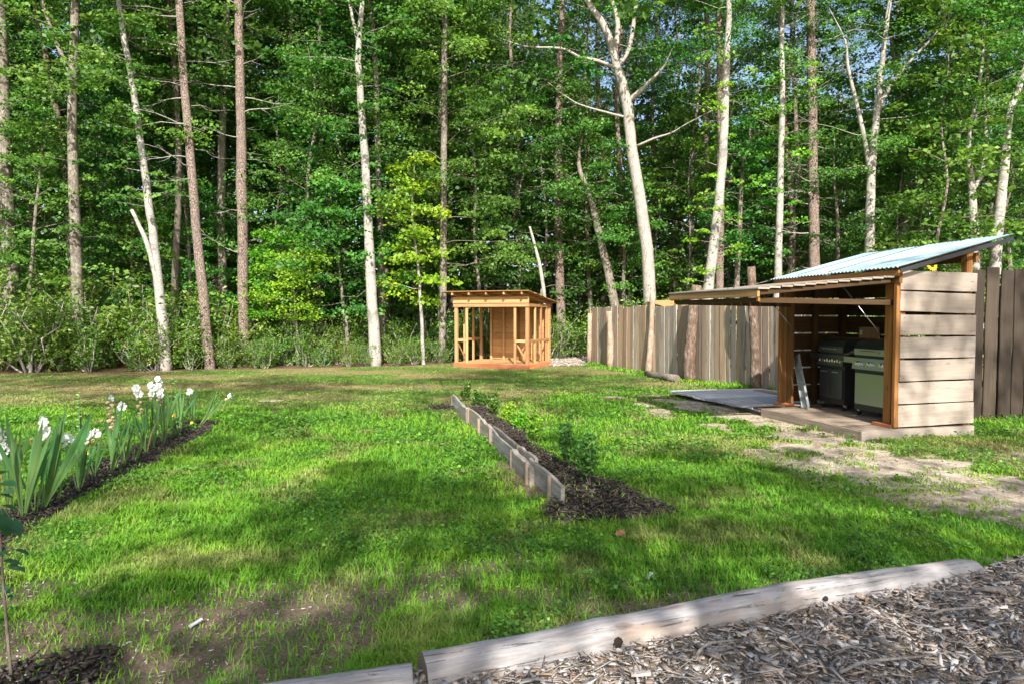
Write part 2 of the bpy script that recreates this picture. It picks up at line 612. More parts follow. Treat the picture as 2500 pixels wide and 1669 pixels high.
# ground: one sheet, fine near the camera and coarse out to the horizon
fx = np.arange(-13, 11.01, 0.11); fy = np.arange(1.5, 25.01, 0.11)
gx = np.concatenate([-np.geomspace(700, 14, 18), fx, np.geomspace(12, 700, 18)])
gy = np.concatenate([-np.geomspace(700, 1, 16), fy, np.geomspace(26.5, 900, 20)])
XX, YY = np.meshgrid(gx, gy, indexing='ij')
ZZ = relief(XX, YY)
nx, ny = XX.shape
idx = np.arange(nx * ny).reshape(nx, ny)
GF = np.stack([idx[:-1, :-1], idx[1:, :-1], idx[1:, 1:], idx[:-1, 1:]], -1).reshape(-1, 4)
fl = fields(XX.ravel(), YY.ravel())
gm = mesh_np('ground', np.stack([XX.ravel(), YY.ravel(), ZZ.ravel()], -1), GF,
             {'cover': fl[0], 'dry': fl[1], 'sand': np.maximum(fl[2], 0.55 * chip_zone(XX.ravel(), YY.ravel())), 'litter': fl[3], 'mulch': fl[4]}, smooth=True)
t = NT('lawn_soil')
tc = t.n('ShaderNodeTexCoord').outputs['Object']
n_f = t.noise(tc, 60, 5, 0.75)
n_m = t.noise(tc, 9, 5, 0.7)
n_c = t.noise(tc, 1.5, 4, 0.6)
soil = t.ramp(n_f, (0.3, (0.07, 0.05, 0.035)), (0.55, (0.17, 0.125, 0.09)), (0.8, (0.30, 0.24, 0.18)))
sandc = t.ramp(n_f, (0.28, (0.24, 0.185, 0.13)), (0.5, (0.46, 0.385, 0.285)), (0.75, (0.64, 0.56, 0.44)))
thatch = t.mix(t.attr('dry'), t.ramp(n_f, (0.3, (0.02, 0.06, 0.01)), (0.7, (0.075, 0.17, 0.02))), t.ramp(n_f, (0.3, (0.11, 0.095, 0.04)), (0.7, (0.30, 0.25, 0.11))))
thatch = t.mix(t.math('MULTIPLY', t.ramp(n_m, (0.45, 0.0), (0.65, 1.0)), 0.3), thatch, (0.10, 0.11, 0.035))
n_p = t.noise(tc, 3.5, 6, 0.75, 0.5)
base = t.mix(t.attr('sand'), soil, t.mix(t.math('MULTIPLY', t.ramp(n_p, (0.46, 0.0), (0.60, 1.0)), 0.75), sandc, soil))
cv = t.math('ADD', t.attr('cover'), t.math('MULTIPLY', t.math('SUBTRACT', n_m, 0.5), 0.9))
base = t.mix(t.ramp(cv, (0.30, 0.0), (0.62, 1.0)), base, thatch)
lit = t.ramp(n_f, (0.3, (0.045, 0.03, 0.018)), (0.5, (0.12, 0.08, 0.045)), (0.72, (0.28, 0.20, 0.125)))
base = t.mix(t.attr('litter'), base, lit)
base = t.mix(t.attr('mulch'), base, t.ramp(n_f, (0.3, (0.010, 0.008, 0.007)), (0.7, (0.05, 0.038, 0.03))))
t.bump(t.math('ADD', n_f, n_m), 0.7, 0.02)
M['ground'] = t.fin(base, 0.95, 0.1)
tag(link('ground', gm, M['ground']), kind='structure')

# ---- grass blades
t = NT('grass_blade')
ti = t.attr('tint')
green = t.ramp(ti, (0.0, (0.06, 0.17, 0.018)), (0.5, (0.14, 0.325, 0.026)), (1.0, (0.30, 0.47, 0.045)))
straw = t.ramp(ti, (0.0, (0.13, 0.10, 0.045)), (0.5, (0.29, 0.235, 0.11)), (1.0, (0.46, 0.39, 0.21)))
gcol = t.mix(t.attr('dry'), green, straw)
t.fin(gcol, 0.55, 0.25)
tr = t.n('ShaderNodeBsdfTranslucent')
t.l(t.mix(1.0, gcol, (1.1, 1.2, 0.6), 'MULTIPLY'), tr.inputs['Color'])
mx = t.n('ShaderNodeMixShader'); mx.inputs[0].default_value = 0.4
t.l(t.b.outputs[0], mx.inputs[1]); t.l(tr.outputs[0], mx.inputs[2]); t.l(mx.outputs[0], t.out.inputs['Surface'])
M['grass'] = t.m

SHELTER_BLOCK = [((-0.1, -0.62), (2.2, 1.35)), ((2.1, -0.75), (5.4, 1.5))]


def blocked(x, y):
    rx, ry = x - C0.x, y - C0.y
    u = rx * U.x + ry * U.y
    v = rx * W.x + ry * W.y
    b = np.zeros(x.shape, bool)
    for (u0, v0), (u1, v1) in SHELTER_BLOCK:
        b |= (u > u0) & (u < u1) & (v > v0) & (v < v1)
    rx, ry = x - K0.x, y - K0.y
    a = rx * A1.x + ry * A1.y
    c = rx * B1.x + ry * B1.y
    b |= (a > -0.05) & (a < 2.55) & (c > -0.05) & (c < 1.95)
    ld, _ = segdist(x, y, LOG0, LOG1)
    b |= ld < 0.06
    return b


def grass(n, y0, y1, seed):
    g = np.random.default_rng(seed)
    y = y0 * (y1 / y0) ** g.random(n) if y0 > 0 else g.uniform(y0, y1, n)
    x = (g.random(n) * 2 - 1) * (0.80 * y + 0.9)
    # tufts: pull blades towards tuft centres
    tuft = 0.05 + 0.008 * y
    cx, cy = np.round(x / tuft) * tuft, np.round(y / tuft) * tuft
    h1 = np.modf(np.sin(cx * 127.1 + cy * 311.7) * 43758.5)[0]; h2 = np.modf(np.sin(cx * 269.5 + cy * 183.3) * 43758.5)[0]
    k = 0.6 * g.random(n)
    x = x + (cx + h1 * tuft * 0.5 - x) * k; y = y + (cy + h2 * tuft * 0.5 - y) * k
    cover, dry, sand, litter, mulch, soil, lush, far = fields(x, y)
    keep = (g.random(n) < np.clip(cover, 0.0, 1) * 1.0 + 0.05 * (mulch > 0.3) + 0.35 * (fbm(x + 2, y + 2, 0.25, 2) > 0.58) * (soil < 0.5) * (litter < 0.3) * (mulch < 0.1) * (chip_zone(x, y) < 0.1)) & ~blocked(x, y)
    x, y, cover, dry, lush, far = (q[keep] for q in (x, y, cover, dry, lush, far))
    n = len(x)
    z = relief(x, y) - 0.006
    hgt = (0.016 + 0.042 * fbm(x, y, 0.35, 3) ** 1.5 * 1.6 + 0.022 * g.random(n)) * (0.6 + 0.4 * cover) * (1 - 0.5 * far) * (1 + 2.2 * lush)
    hgt *= np.where(g.random(n) < 0.06, 1.5, 1.0)
    tall = np.clip(1.25 - 0.03 * y, 0.7, 1.2)
    hgt *= tall
    wid = (0.0018 + 0.0018 * g.random(n)) * np.clip(y / 3.6, 1, 4.5)
    az = g.random(n) * 2 * np.pi
    lean = hgt * (0.25 + 1.25 * g.random(n))
    dx, dy = np.cos(az), np.sin(az)
    sx, sy = -dy * wid, dx * wid
    V = np.empty((n, 5, 3))
    V[:, 0] = np.stack([x - sx, y - sy, z], -1)
    V[:, 1] = np.stack([x + sx, y + sy, z], -1)
    mx_, my_, mz_ = x + dx * lean * 0.35, y + dy * lean * 0.35, z + hgt * 0.62
    V[:, 2] = np.stack([mx_ - sx * 0.8, my_ - sy * 0.8, mz_], -1)
    V[:, 3] = np.stack([mx_ + sx * 0.8, my_ + sy * 0.8, mz_], -1)
    V[:, 4] = np.stack([x + dx * lean, y + dy * lean, z + hgt * (0.85 + 0.15 * g.random(n))], -1)
    b = np.arange(n)[:, None] * 5
    Ft = np.concatenate([b + np.array([0, 1, 3]), b + np.array([0, 3, 2]), b + np.array([2, 3, 4])], 0)
    tint = np.clip(-0.1 + 0.9 * fbm(x + 3, y + 8, 0.6, 4) + 0.35 * g.random(n), 0, 1)
    dr = np.clip(dry * (0.5 + g.random(n) * 0.9) + (g.random(n) < 0.04) * 0.8, 0, 1)
    return V.reshape(-1, 3), Ft, np.repeat(tint, 5), np.repeat(dr, 5)


gv = [grass(380000, 2.7, 9.0, 1), grass(190000, 8.5, 23.6, 2)]
off = len(gv[0][0])
go = link('grass', mesh_np('grass', np.concatenate([gv[0][0], gv[1][0]]), np.concatenate([gv[0][1], gv[1][1] + off]),
                           {'tint': np.concatenate([gv[0][2], gv[1][2]]), 'dry': np.concatenate([gv[0][3], gv[1][3]])}), M['grass'])
tag(go, 'patchy green and straw-coloured grass covering the lawn', 'grass', kind='stuff')


# ---- leaves (rhombic, slightly folded) as arrays
def leaves(c, d, nrm, size, wid=0.36, fold=0.10):
    """c centres, d tip directions, nrm normals (n,3), size (n,)"""
    n = len(c)
    nrm = nrm / np.linalg.norm(nrm, axis=1, keepdims=True)
    x = d - (d * nrm).sum(1, keepdims=True) * nrm
    x /= np.linalg.norm(x, axis=1, keepdims=True) + 1e-9
    y = np.cross(nrm, x)
    s = size[:, None]
    V = np.empty((n, 4, 3))
    V[:, 0] = c - 0.5 * s * x
    V[:, 1] = c + 0.05 * s * x + wid * s * y + fold * s * nrm
    V[:, 2] = c + 0.5 * s * x - 0.5 * fold * s * nrm
    V[:, 3] = c + 0.05 * s * x - wid * s * y + fold * s * nrm
    F = np.arange(n * 4).reshape(n, 4)
    return V.reshape(-1, 3), F


# ---- clover and broad weeds in the lawn
g = np.random.default_rng(5)
n = 90000
y = 2.8 * (11.5 / 2.8) ** g.random(n); x = (g.random(n) * 2 - 1) * (0.8 * y + 0.6)
ptch = fbm(x + 41, y + 77, 0.9, 3)
cover = fields(x, y)
kp = (ptch > 0.57) & (cover[0] > 0.4) & (g.random(n) < 0.75) & ~blocked(x, y)
x, y = x[kp], y[kp]
n = len(x)
c = np.stack([x, y, relief(x, y) + 0.03 + 0.05 * g.random(n)], -1)
d = g.normal(size=(n, 3)) * (1, 1, 0.2)
nr = np.stack([g.normal(size=n) * 0.4, g.normal(size=n) * 0.4, np.ones(n)], -1)
lv, lf = leaves(c, d, nr, (0.014 + 0.02 * g.random(n)) * np.clip(y / 5, 1, 2), 0.45, 0.06)
M['clover'] = leafmat('clover_leaf', (0.03, 0.12, 0.02), (0.055, 0.20, 0.03), (0.13, 0.34, 0.04), 0.3)
tag(link('clover', mesh_np('clover', lv, lf, {'tint': np.repeat(g.random(n), 4)}), M['clover']), 'small clover and broad-leaved weeds spread through the near lawn', 'clover', kind='stuff')


# ---- loose chips (flat splinters) as arrays
def chips(P, L, Wd, T, seed, tilt=0.5):
    g = np.random.default_rng(seed)
    n = len(P)
    az = g.random(n) * 2 * np.pi
    d = np.stack([np.cos(az), np.sin(az), g.normal(size=n) * tilt * 0.5], -1)
    d /= np.linalg.norm(d, axis=1, keepdims=True)
    nr = np.stack([g.normal(size=n) * tilt, g.normal(size=n) * tilt, np.ones(n)], -1)
    nr -= (nr * d).sum(1, keepdims=True) * d
    nr /= np.linalg.norm(nr, axis=1, keepdims=True)
    s = np.cross(nr, d)
    V = np.empty((n, 8, 3))
    k = 0
    tp = 0.45 + 0.55 * g.random(n)
    for sz in (-1, 1):
        for sx, sy in ((-1, -1), (1, -1), (1, 1), (-1, 1)):
            w = Wd * (tp if sx > 0 else 1.0)
            V[:, k] = P + d * (L * sx / 2)[:, None] + s * (w * sy / 2)[:, None] + nr * (T * sz / 2)[:, None]
            k += 1
    q = np.array([(0, 3, 2, 1), (4, 5, 6, 7), (0, 1, 5, 4), (1, 2, 6, 5), (2, 3, 7, 6), (3, 0, 4, 7)])
    F = (np.arange(n)[:, None, None] * 8 + q[None]).reshape(-1, 4)
    return V.reshape(-1, 3), F


def chipmat(name, *cols):
    t = NT(name)
    st = [(i / (len(cols) - 1), c) for i, c in enumerate(cols)]
    col = t.ramp(t.attr('tint'), *st)
    n = t.noise(t.n('ShaderNodeTexCoord').outputs['Object'], 120, 3, 0.7)
    col = t.mix(t.math('MULTIPLY', n, 0.35), col, (0.12, 0.09, 0.07))
    return t.fin(col, 0.85, 0.2)


M['chips'] = chipmat('wood_chip', (0.10, 0.085, 0.075), (0.34, 0.30, 0.275), (0.36, 0.25, 0.175), (0.44, 0.41, 0.39), (0.60, 0.565, 0.54), (0.46, 0.34, 0.25))
M['shreds'] = chipmat('shredded_bark', (0.07, 0.06, 0.054), (0.20, 0.175, 0.16), (0.33, 0.30, 0.28), (0.46, 0.43, 0.41))
M['mulch'] = chipmat('dark_mulch', (0.012, 0.009, 0.008), (0.03, 0.024, 0.02), (0.05, 0.042, 0.036), (0.10, 0.085, 0.075))


def scatter(fn, n, x0, x1, y0, y1, seed, thr=0.5):
    g = np.random.default_rng(seed)
    x = g.uniform(x0, x1, n); y = g.uniform(y0, y1, n)
    k = fn(x, y) > thr
    return x[k], y[k], g


def chip_obj(name, label, cat, fn, n, box, seed, L, Wd, mat, lift=0.03, tilt=0.5, T=0.006):
    x, y, g = scatter(fn, n, *box, seed)
    P = np.stack([x, y, relief(x, y) + lift * g.random(len(x))], -1)
    m = len(x)
    V, F = chips(P, L[0] + (L[1] - L[0]) * g.random(m) ** 2.2, Wd[0] + (Wd[1] - Wd[0]) * g.random(m) ** 1.5, np.full(m, T), seed + 1, tilt)
    return tag(link(name, mesh_np(name, V, F, {'tint': np.repeat(g.random(m), 8)}), mat), label, cat, kind='stuff')


chip_obj('wood_chips', 'pale splintered wood chips heaped along the near side of the log', 'wood chips', chip_zone, 24000, (-0.8, 5.4, 2.2, 4.9), 31, (0.014, 0.10), (0.004, 0.032), M['chips'], 0.04, 0.5, 0.004)
chip_obj('shredded_bark', 'fine grey shreds and strands of bark among the wood chips', 'bark', chip_zone, 12000, (-0.8, 5.4, 2.2, 4.9), 131, (0.02, 0.20), (0.002, 0.007), M['shreds'], 0.05, 0.35, 0.003)
chip_obj('bark_mulch', 'black bark mulch in the board-edged bed and around its near end', 'mulch', mulch_bed, 22000, (-1.8, 1.9, 4.9, 12.4), 33, (0.02, 0.08), (0.008, 0.025), M['mulch'], 0.035, 0.5)
chip_obj('flower_bed_mulch', 'dark mulch under the row of white gladioli', 'mulch', gladiolus_bed, 12000, (-5.4, -3.0, 4.2, 10.6), 35, (0.02, 0.07), (0.008, 0.022), M['mulch'], 0.03, 0.5)
chip_obj('sapling_mulch', 'small patch of dark mulch at the foot of the thin sapling', 'mulch', sapling_mulch, 2500, (SAP.x - 0.8, SAP.x + 0.8, SAP.y - 0.7, SAP.y + 0.7), 37, (0.02, 0.07), (0.008, 0.025), M['mulch'], 0.03, 0.5)
chip_obj('soil_litter', 'small pale stones and bark crumbs on the bare soil patches of the near lawn', 'grit', lambda x, y: bare_front(x, y) * (1 - mulch_bed(x, y)) * (1 - chip_zone(x, y)), 3200, (-3.4, 2.4, 2.7, 5.2), 43, (0.005, 0.03), (0.003, 0.009), M['chips'], 0.008, 0.25, 0.004)
# grit and bits of bark on the trodden path
chip_obj('path_grit', 'small stones, twigs and bits of bark scattered on the sandy path', 'grit', lambda x, y: path_sand(x, y) * (~blocked(x, y)), 9000, (2.2, 9.0, 4.2, 14.0), 39, (0.008, 0.09), (0.004, 0.012), M['chips'], 0.008, 0.2, 0.004)
# chip path between the lumber shed and the fence
chip_obj('chip_path', 'pale wood-chip path leading into the wood beside the board fence', 'wood chips',
         lambda x, y: (1 - sstep(0.5, 0.9, segdist(x, y, (1.7, 22.2), (2.2, 27))[0] + 0.3 * (fbm(x, y, 0.5, 2) - 0.5))), 7000, (0.6, 3.2, 21.6, 27), 41, (0.04, 0.14), (0.02, 0.05), M['chips'], 0.04, 0.4)
# a few long grey twigs among the chips, each its own thing
M['stick'] = bark('weathered_stick', (0.12, 0.10, 0.09), (0.26, 0.23, 0.21), (0.40, 0.37, 0.35), 40, 0.3, 0.2, 0.3)
STICKS = [((2455, 1448), (2380, 1436), 0.016, 'grey curved driftwood stick at the right end of the big log'),
          ((1920, 1500), (1990, 1470), 0.007, 'thin grey stick resting against the middle of the log'),
          ((2215, 1440), (2212, 1480), 0.007, 'short upright twig leaning on the log near its right end'),
          ((1700, 1596), (1800, 1560), 0.007, 'long dark twig lying below the log on wood chips'),
          ((2050, 1640), (2260, 1600), 0.008, 'longest dark stick lying across the wood chips'),
          ((2270, 1500), (2420, 1478), 0.007, 'pale straight twig on chips right of centre'),
          ((1410, 1560), (1520, 1530), 0.005, 'thin arched twig curling over the log knot'),
          ((2130, 1560), (2200, 1585), 0.012, 'broad pale splinter lying on the wood chips')]
for (a, b, r, lab) in STICKS:
    p, q = G(*a, 0.09), G(*b, 0.10)
    mid = (p + q) / 2 + Vector((random.uniform(-.03, .03), random.uniform(-.03, .03), 0.02))
    o = tube_obj('stick', None, M['stick'], [p, mid.lerp(p, 0.5) + Vector((0, 0.01, 0.006)), mid, mid.lerp(q, 0.5) + Vector((0.008, 0, 0)), q], [r, r * 1.1, r, r * 0.8, r * 0.5], 6)
    tag(o, lab, 'stick', 'sticks among the wood chips')

# ------------------------------------------------------------------ cooking shelter
ZF = 0.13           # platform top
Z3 = Vector((0, 0, 1))
shelter = empty('cooking_shelter', S(0.9, 0.5), 'open-fronted wooden grill shelter with a blue corrugated metal roof and raised shutter', 'shelter')
DOWN = -Z3
# platform: planks across, skirt boards
nb = 15
for i in range(nb):
    u0 = -0.02 + i * 0.147
    board('floor_plank', shelter, M['deck_wood'], S(u0 + 0.07, -0.56 + random.uniform(-.008, .008), ZF - 0.02 + random.uniform(-.002, .002)), S(u0 + 0.07, 1.24, ZF - 0.02), U, 0.140, 0.036, seg=2, jit=0.0015)
for i in range(3):
    u0 = 2.19 + i * 0.147
    board('floor_plank', shelter, M['deck_wood'], S(u0 + 0.07, -0.06, ZF - 0.021), S(u0 + 0.07, 1.24, ZF - 0.021), U, 0.140, 0.036, seg=2, jit=0.0015)
board('skirt_board', shelter, M['deck_wood'], S(-0.03, -0.578, 0.05), S(2.18, -0.578, 0.05), Z3, 0.15, 0.034, seg=4, jit=0.004)
board('skirt_board', shelter, M['pale_wood'], S(-0.048, -0.60, 0.052), S(-0.048, 1.20, 0.052), Z3, 0.145, 0.034, seg=3, jit=0.003)
# corner and mid posts
POSTS = [(0.06, 0.06, 2.20), (0.06, 1.14, 2.53), (2.46, 0.06, 2.20), (2.46, 1.14, 2.53), (0.06, 0.56, 2.20), (1.26, 1.16, 2.53), (2.46, 0.60, 2.33)]
for (u, v, h) in POSTS:
    w = 0.10 if v in (0.06, 1.14) else 0.085
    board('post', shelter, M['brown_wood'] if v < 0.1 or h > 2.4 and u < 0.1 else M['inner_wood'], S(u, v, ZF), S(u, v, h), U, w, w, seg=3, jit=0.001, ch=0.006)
# doubled jamb studs beside the corner posts, as seen from the front
board('jamb', shelter, M['brown_wood'], S(0.01, -0.03, ZF + 0.02), S(0.01, -0.03, 2.16), U, 0.055, 0.06, ch=0.004)
board('jamb', shelter, M['brown_wood'], S(0.20, 0.035, ZF + 0.002), S(0.20, 0.035, 2.16), U, 0.13, 0.045, ch=0.004)
board('jamb', shelter, M['brown_wood'], S(0.285, 0.10, ZF + 0.002), S(0.285, 0.10, 2.16), W, 0.09, 0.04, ch=0.004)
board('jamb', shelter, M['brown_wood'], S(2.53, -0.01, ZF + 0.002), S(2.53, -0.01, 2.16), U, 0.06, 0.05, ch=0.004)
board('jamb', shelter, M['brown_wood'], S(2.33, 0.04, ZF + 0.002), S(2.33, 0.04, 2.16), U, 0.14, 0.045, ch=0.004)
# sole plates
board('sole_plate', shelter, M['red_wood'], S(0.03, -0.01, ZF + 0.022), S(0.36, -0.01, ZF + 0.022), W, 0.12, 0.042)
board('sole_plate', shelter, M['red_wood'], S(2.24, 0.0, ZF + 0.022), S(2.58, 0.0, ZF + 0.022), W, 0.12, 0.042)
# header and rafters
board('header', shelter, M['brown_wood'], S(-0.06, -0.04, 2.135), S(2.58, -0.04, 2.135), Z3, 0.17, 0.045, seg=3, jit=0.002)
board('fascia_board', shelter, M['brown_wood'], S(-0.07, -0.085, 2.185), S(2.62, -0.085, 2.185), Z3, 0.085, 0.03, seg=3, jit=0.002)
board('back_beam', shelter, M['brown_wood'], S(-0.04, 1.20, 2.42), S(2.58, 1.20, 2.42), Z3, 0.12, 0.045)
RV0, RV1 = -0.13, 1.68
RZ0, RZ1 = 2.235, 2.70


def roofz(v):
    return RZ0 + (RZ1 - RZ0) * (v - RV0) / (RV1 - RV0)


for u in (0.10, 0.66, 1.28, 1.9, 2.52):
    board('rafter', shelter, M['brown_wood'], S(u, RV0 + 0.08, roofz(RV0 + 0.08) - 0.048), S(u, RV1 - 0.1, roofz(RV1 - 0.1) - 0.048), Z3, 0.055, 0.04)
# rake edge, dark drip flashing
t = NT('dark_flashing_and_lap_shadow'); M['flash'] = t.fin((0.02, 0.022, 0.025), 0.5, 0.5)
board('drip_edge', shelter, M['flash'], S(-0.145, RV0, roofz(RV0) - 0.026), S(-0.145, RV1, roofz(RV1) - 0.026), Z3, 0.055, 0.008)
# corrugated sheets, lapped
t = NT('galvanised_sky_tint')
nv = t.noise(t.coord((1, 1, 1)), 3.0, 4, 0.6)
sp = t.noise(t.coord((1, 14, 1)), 4.0, 3, 0.7)
colr = t.ramp(nv, (0.3, (0.25, 0.37, 0.42)), (0.7, (0.32, 0.44, 0.49)))  # blue in the base colour stands for sky reflected by the metal
colr = t.mix(t.math('MULTIPLY', t.ramp(sp, (0.6, 0.0), (0.8, 1.0)), 0.2), colr, (0.16, 0.22, 0.25))
M['tin'] = t.fin(colr, 0.5, 0.5, 0.05)


def tin_sheet(u0, u1, lift):
    per, amp = 0.076, 0.011
    n = int((u1 - u0) / per * 8)
    V, F = [], []
    for k, zz in enumerate((0.0, -0.003)):
        for j, v in enumerate((RV0, 0.5 * (RV0 + RV1), RV1)):
            for i in range(n + 1):
                u = u0 + (u1 - u0) * i / n
                V.append(S(u, v, roofz(v) + amp * math.sin(2 * math.pi * u / per) + zz + lift))
    m = n + 1
    for j in range(2):
        for i in range(n):
            a = j * m + i
            F.append((a, a + 1, a + m + 1, a + m))
            b = 3 * m + a
            F.append((b + m, b + m + 1, b + 1, b))
    for i in range(n):
        F.append((i, 3 * m + i, 3 * m + i + 1, i + 1))
        F.append((2 * m + i + 1, 5 * m + i + 1, 5 * m + i, 2 * m + i))
    for i in (0, n):
        for j in range(2):
            a = j * m + i
            F.append((a, a + m, a + 4 * m, a + 3 * m))
    return link('roof_sheet', mesh_py('roof_sheet', V, F, True), M['tin'], shelter)


ed = [-0.14, 0.56, 1.24, 1.94, 2.66]
for i in range(4):
    tin_sheet(ed[i] - (0.05 if i else 0), ed[i + 1], 0.010 * (3 - i))
for u in ed[1:4]:
    board('seam_shadow_strip', shelter, M['flash'], S(u, RV0 + 0.01, roofz(RV0 + 0.01) + 0.036), S(u, RV1 - 0.01, roofz(RV1 - 0.01) + 0.036), U, 0.012, 0.008)  # dark strip along each lap, drawn in for its gap and shadow line
# end wall: seven wide boards nailed to the posts, gaps narrowing downwards
ys = [2.215, 1.935, 1.640, 1.345, 1.045, 0.745, 0.445]
M['nail'] = NT('nail_head').fin((0.05, 0.045, 0.045), 0.5, 0.5, 0.8)
nv_, nf_ = tube([(0, 0, 0.0), (0, 0, 0.003)], [0.0045, 0.0045], 6)
nail_me = mesh_py('nail', nv_, nf_); nail_me.materials.append(M['nail'])
for i, zt in enumerate(ys):
    hgt = [0.255, 0.262, 0.270, 0.276, 0.279, 0.282, 0.286][i]
    zc = zt - hgt / 2
    til = [-0.012, -0.016, -0.004, 0.0, 0.006, 0.003, 0.008][i]
    b = board('wall_board', shelter, M['pale_wood'], S(-0.014, 0.0 + random.uniform(-.012, .006), zc - til), S(-0.014, 1.215 + random.uniform(-.01, .012), zc + til), Z3, hgt, 0.024, seg=5, jit=0.0035, ch=0.003)
    for v in (0.06, 0.56, 1.15):
        for s in (-0.36, 0.36):
            m = frame(S(-0.0262, v + random.uniform(-.012, .012), zc + s * hgt + random.uniform(-.012, .012)), W, Z3)
            link('nail', nail_me, None, b, m)
# back wall and far end wall of rough boards with gaps
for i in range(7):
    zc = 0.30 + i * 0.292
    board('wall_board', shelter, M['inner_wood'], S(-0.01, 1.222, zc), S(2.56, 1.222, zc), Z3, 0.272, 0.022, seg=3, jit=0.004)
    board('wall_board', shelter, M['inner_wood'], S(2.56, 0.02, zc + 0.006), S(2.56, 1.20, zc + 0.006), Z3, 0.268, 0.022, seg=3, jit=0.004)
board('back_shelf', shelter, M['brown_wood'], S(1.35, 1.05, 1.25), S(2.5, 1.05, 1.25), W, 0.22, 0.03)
# raised shutter: planked leaf hinged under the eave, on two cleats
H0z, H1z = 2.135, 1.955
HW = 2.02


def SH(u, w, dz=0.0):
    return S(u, -0.10 - w, H0z + (H1z - H0z) * w / HW + dz)


nsh = 12
for i in range(nsh):
    w0 = i * HW / nsh
    board('shutter_plank', shelter, M['pale_wood'] if i % 3 else M['grey_wood'], SH(0.0 + random.uniform(-.02, .01), w0 + HW / nsh / 2, 0.012), SH(2.45 + random.uniform(-.02, .02), w0 + HW / nsh / 2, 0.012), W, HW / nsh - 0.006, 0.022, seg=4, jit=0.003)
board('shutter_rail', shelter, M['tan_wood'], SH(0.02, HW - 0.03, -0.045), SH(2.44, HW - 0.03, -0.045), Z3, 0.085, 0.035)
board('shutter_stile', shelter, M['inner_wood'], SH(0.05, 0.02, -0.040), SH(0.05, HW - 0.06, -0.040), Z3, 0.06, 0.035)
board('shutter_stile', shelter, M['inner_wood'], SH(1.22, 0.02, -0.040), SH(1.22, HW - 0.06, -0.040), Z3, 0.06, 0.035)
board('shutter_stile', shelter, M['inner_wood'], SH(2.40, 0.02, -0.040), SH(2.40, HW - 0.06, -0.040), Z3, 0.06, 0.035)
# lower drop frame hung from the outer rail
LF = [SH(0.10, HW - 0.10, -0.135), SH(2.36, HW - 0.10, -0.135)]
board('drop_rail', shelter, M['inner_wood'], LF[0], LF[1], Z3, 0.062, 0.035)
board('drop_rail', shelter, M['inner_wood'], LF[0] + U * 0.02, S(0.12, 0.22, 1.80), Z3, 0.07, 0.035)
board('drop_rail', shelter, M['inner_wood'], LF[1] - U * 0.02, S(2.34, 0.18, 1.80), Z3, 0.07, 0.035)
for k in range(2):
    p = SH((0.10, 2.36)[k], HW - 0.08, -0.03)
    board('hanger', shelter, M['brown_wood'], p, p - Vector((0, 0, 0.12)), U, 0.04, 0.03)
M['steel'] = NT('steel').fin((0.45, 0.45, 0.46), 0.35, 0.5, 0.9)
M['black'] = NT('black_paint').fin((0.012, 0.012, 0.013), 0.45, 0.5)
for u in (0.36, 2.22):
    a, b = S(u, -0.62, SH(0, 0.52).z - 0.03), S(u, 0.06, 1.35)
    m = a.lerp(b, 0.42)
    tube_obj('gas_strut', shelter, M['black'], [a, m], [0.014, 0.014], 8)
    tube_obj('strut_rod', shelter, M['steel'], [m, b], [0.006, 0.006], 8)
tube_obj('pull_handle', shelter, M['black'], [SH(1.1, HW - 0.25, 0.02), SH(1.1, HW - 0.25, 0.075), SH(0.95, HW - 0.25, 0.075), SH(0.95, HW - 0.25, 0.02)], [0.007] * 4, 6)
for u in (0.4, 1.28, 2.2):
    board('hinge', shelter, M['steel'], S(u - 0.05, -0.066, 2.165), S(u + 0.05, -0.066, 2.165), Z3, 0.035, 0.012)


